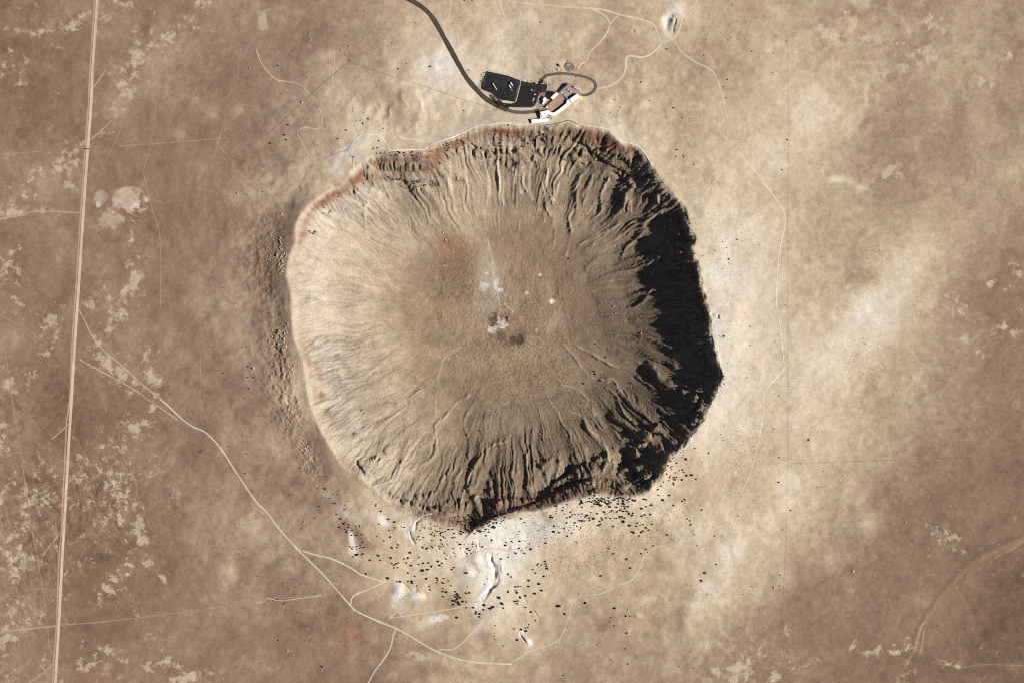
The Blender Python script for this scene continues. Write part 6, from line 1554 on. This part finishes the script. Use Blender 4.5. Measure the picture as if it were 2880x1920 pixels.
clusters = [([(783,668),(790,668),(795,705),(786,708)], 14, 1.6, 3.2, "block heap in the upper west flank"),([(776,715),(808,712),(800,775),(790,782),(778,740)], 40, 1.4, 3.4, "dark block field against the west rim"),
 ([(742,715),(770,712),(768,745),(750,740)], 12, 1.2, 2.6, "scatter left of the west block field"),([(705,680),(735,675),(730,702),(706,700)], 14, .9, 1.8, "rubble mound on the west flank"),([(748,820),(766,810),(762,832),(750,828)], 5, 1.6, 2.6, "blocks below the west block field"),
 ([(765,930),(810,905),(818,950),(805,985),(770,980),(755,955)], 52, 1.4, 3.4, "middle block field on the west flank"),([(810,1010),(842,1005),(838,1050),(812,1048)], 22, 1.3, 2.8, "blocks by the rim below the middle field"),
 ([(835,1228),(870,1235),(878,1290),(862,1300),(840,1258)], 34, 1.3, 3.0, "lower block field on the west flank"),([(760,1020),(768,1020),(768,1062),(761,1060)], 7, 1.2, 2.0, "short line of blocks left of the west rim"),([(680,520),(700,520),(700,552),(682,548)], 8, 1.0, 2.0, "blocks in the upper west scatter"),
 ([(880,625),(830,670),(832,640),(850,615)], 10, 1.0, 2.0, "blocks outside the north-west rim"),([(1958,780),(2060,700),(2080,780),(1990,860)], 16, .8, 1.7, "pale stones on the east flank"),([(1960,900),(2030,930),(2060,1010),(2010,980)], 8, .8, 1.6, "pale stones outside the east rim"),
 ([(2165,1600),(2195,1600),(2190,1655),(2165,1650)], 10, .9, 1.8, "stones of the lower-right patch"),([(2380,1530),(2480,1580),(2430,1610),(2370,1570)], 16, .7, 1.4, "white stones on the brown south-east plain"),([(905,260),(1015,260),(1040,350),(960,345)], 12, 1.0, 2.0, "stones on the dark hummocks north-west of the rim")]
rest = []; nsing = 0
for poly, n, r0, r1, grp in clusters:
    for (x, y, r_) in fill(poly, n, r0, r1, int(poly[0][0])):
        if r_ > 1.9 and nsing < 150:
            cxs, cys = sum(p[0] for p in poly) / len(poly), sum(p[1] for p in poly) / len(poly)
            v_ = "upper" if y < cys - 8 else ("lower" if y > cys + 8 else "middle")
            h_ = "left" if x < cxs - 4 else ("right" if x > cxs + 4 else "centre")
            sz = "large" if r_ > 2.8 else ("mid-sized" if r_ > 2.35 else "small")
            rock(x, y, r_, "%s pale block, %s %s of the %s" % (sz, v_, h_, grp), grp); nsing += 1
        else: rest.append((x, y, r_))
rr = random.Random(3)
for k in range(420):      # loose stones along the foot of the walls, on the flanks and on the plain
    a = rr.uniform(0, 6.283); q = rr.choice([rr.uniform(190, 330), rr.uniform(560, 760)])
    x, y = 1420 + math.cos(a) * q * 1.02, 900 + math.sin(a) * q
    if not (1480 < x < 1640 and 180 < y < 350): rest.append((x, y, rr.uniform(.5, 1.3)))
for k in range(160): rest.append((rr.uniform(2180, 2760), rr.uniform(1450, 1900), rr.uniform(.5, 1.1)))
for k in range(90): rest.append((rr.uniform(740, 1060), rr.uniform(1700, 1900), rr.uniform(.6, 1.3)))
small_rock = bpy.data.meshes.new("stone_base"); bmr = bmesh.new(); bmesh.ops.create_icosphere(bmr, subdivisions=1, radius=1); bmr.to_mesh(small_rock); bmr.free()
items = [(small_rock, 0, Matrix.Translation(W(x, y, float(hat(x, y)) + .1 * s)) @ Matrix.Rotation(rr.uniform(0, 6), 4, 'Z') @ Matrix.Diagonal((s * rr.uniform(.7, 1.2), s * rr.uniform(.6, 1), s * rr.uniform(.6, 1), 1))) for x, y, s in rest]
o = join_meshes("loose_stones", items, [M_ROCK]); tag(o, "loose pale stones strewn over the flanks and talus", "stones")

# low shrubs that read as dots
M_SHRUB = mat("saltbush_foliage", (0.075, 0.066, 0.052), var=.3)
shr = []
def sprinkle(poly, n, r0, r1, seed): shr.extend(fill(poly, n, r0, r1, seed))
sprinkle([(1500,1470),(1900,1400),(1960,1500),(1700,1620),(1560,1640)], 620, .6, 1.25, 21)
sprinkle([(2060,1190),(2170,1180),(2120,1420),(2040,1400)], 130, .6, 1.1, 22)
sprinkle([(1330,960),(1580,930),(1640,1130),(1380,1160)], 1500, .5, 1.05, 23)
sprinkle([(1240,700),(1330,690),(1330,850),(1230,830)], 260, .6, 1.2, 24)
sprinkle([(1400,850),(1520,830),(1520,980),(1380,990)], 260, .6, 1.3, 25)
sprinkle([(2380,700),(2480,690),(2500,740),(2400,750)], 60, .6, 1.1, 26)
sprinkle([(2360,940),(2500,960),(2480,1100),(2380,1060)], 150, .5, 1.0, 27)
sprinkle([(620,1700),(960,1560),(980,1640),(760,1740)], 200, .5, 1.1, 28)
sprinkle([(1240,1460),(1500,1440),(1560,1520),(1300,1580)], 170, .6, 1.2, 29)
sprinkle([(1920,600),(2120,600),(2120,1000),(2010,950)], 120, .6, 1.2, 30)
sprinkle([(1500,200),(1640,180),(1660,250),(1560,240)], 60, .6, 1.2, 31)
sprinkle([(1370,198),(1470,222),(1540,236),(1538,246),(1370,208)], 60, .6, 1.5, 32)
sprinkle([(1352,205),(1368,198),(1360,260),(1350,258)], 22, 1.0, 2.0, 33)
sprinkle([(1500,240),(1560,240),(1520,220)], 14, .8, 1.6, 34)
sprinkle([(1450,262),(1457,240),(1463,230),(1466,232),(1452,285),(1445,292)], 26, 1.0, 1.8, 35)
for k in range(900): shr.append((rr.uniform(-5, 2885), rr.uniform(-5, 1925), rr.uniform(.45, 1.0)))
bush = bpy.data.meshes.new("bush_base"); bmr = bmesh.new(); bmesh.ops.create_icosphere(bmr, subdivisions=1, radius=1); bmr.to_mesh(bush); bmr.free()
hz = hat(np.array([s[0] for s in shr]), np.array([s[1] for s in shr]))
items = [(bush, 0, Matrix.Translation(W(x, y, float(z) + .2 * s)) @ Matrix.Diagonal((s * 1.1, s, s * .8, 1))) for (x, y, s), z in zip(shr, hz)]
o = join_meshes("low_shrubs", items, [M_SHRUB]); tag(o, "low dark shrubs dotted over the plain and the crater floor", "shrubs")

# mine workings at the centre of the floor
def shed(px, py, w, l, h, rot, label):
    t = thing("mine_shed", label, "shed", px, py, None, R(rot))
    bm = bmesh.new(); bbox(bm, -l / 2, l / 2, -w / 2, w / 2, -.5, h); part("wall", bm, M_WOOD, t)
    bm = bmesh.new(); v = [bm.verts.new(c) for c in ((-l/2-.2,-w/2-.3,h+.003),(l/2+.2,-w/2-.3,h+.003),(l/2+.2,w/2+.3,h+.003),(-l/2-.2,w/2+.3,h+.003),(-l/2-.2,0,h+1),(l/2+.2,0,h+1))]
    for f in ((0,1,5,4),(2,3,4,5),(0,4,3),(1,2,5),(3,2,1,0)): bm.faces.new([v[i] for i in f])
    part("roof", bm, M_DARKM, t)
S9 = 4.356
shed(1340 + 385 / S9, 640 + 1105 / S9, 4, 5, 3.2, 80, "upper of two small dark sheds right of the white mine tip")
shed(1340 + 383 / S9, 640 + 1137 / S9, 3, 4, 2.8, 80, "lower of two small dark sheds right of the white mine tip")
shed(1340 + 198 / S9, 640 + 1202 / S9, 3, 4, 2.8, 10, "small dark shed on the smaller white tip left of the mine")
fence([(1340 + 285 / S9, 640 + 1083 / S9), (1340 + 375 / S9, 640 + 1092 / S9)], "short fence along the top of the mine enclosure", 3, .3, .2)
fence([(1340 + 245 / S9, 640 + 1185 / S9), (1340 + 355 / S9, 640 + 1210 / S9)], "short fence along the bottom of the mine enclosure", 3, .3, .2)
# ruined stone rooms
def ruin(px, py, w, l, rot, label):
    t = thing("stone_ruin", label, "ruin", px, py, None, R(rot))
    for x0, x1, y0, y1 in ((-l/2, l/2, -w/2, -w/2+.6), (-l/2, l/2, w/2-.6, w/2), (-l/2, -l/2+.6, -w/2+.6, w/2-.6), (l/2-.6, l/2, -w/2+.6, w/2-.6)):
        bm = bmesh.new(); bbox(bm, x0, x1, y0, y1, -.5, 1.0); part("wall", bm, M_STONE, t)
ruin(1017.5, 1478, 7, 10, -12, "small roofless red stone ruin on the slope south-west of the crater")
ruin(1415, 1814, 4.5, 6, 60, "small roofless ruin near the white spoil heap at the bottom")
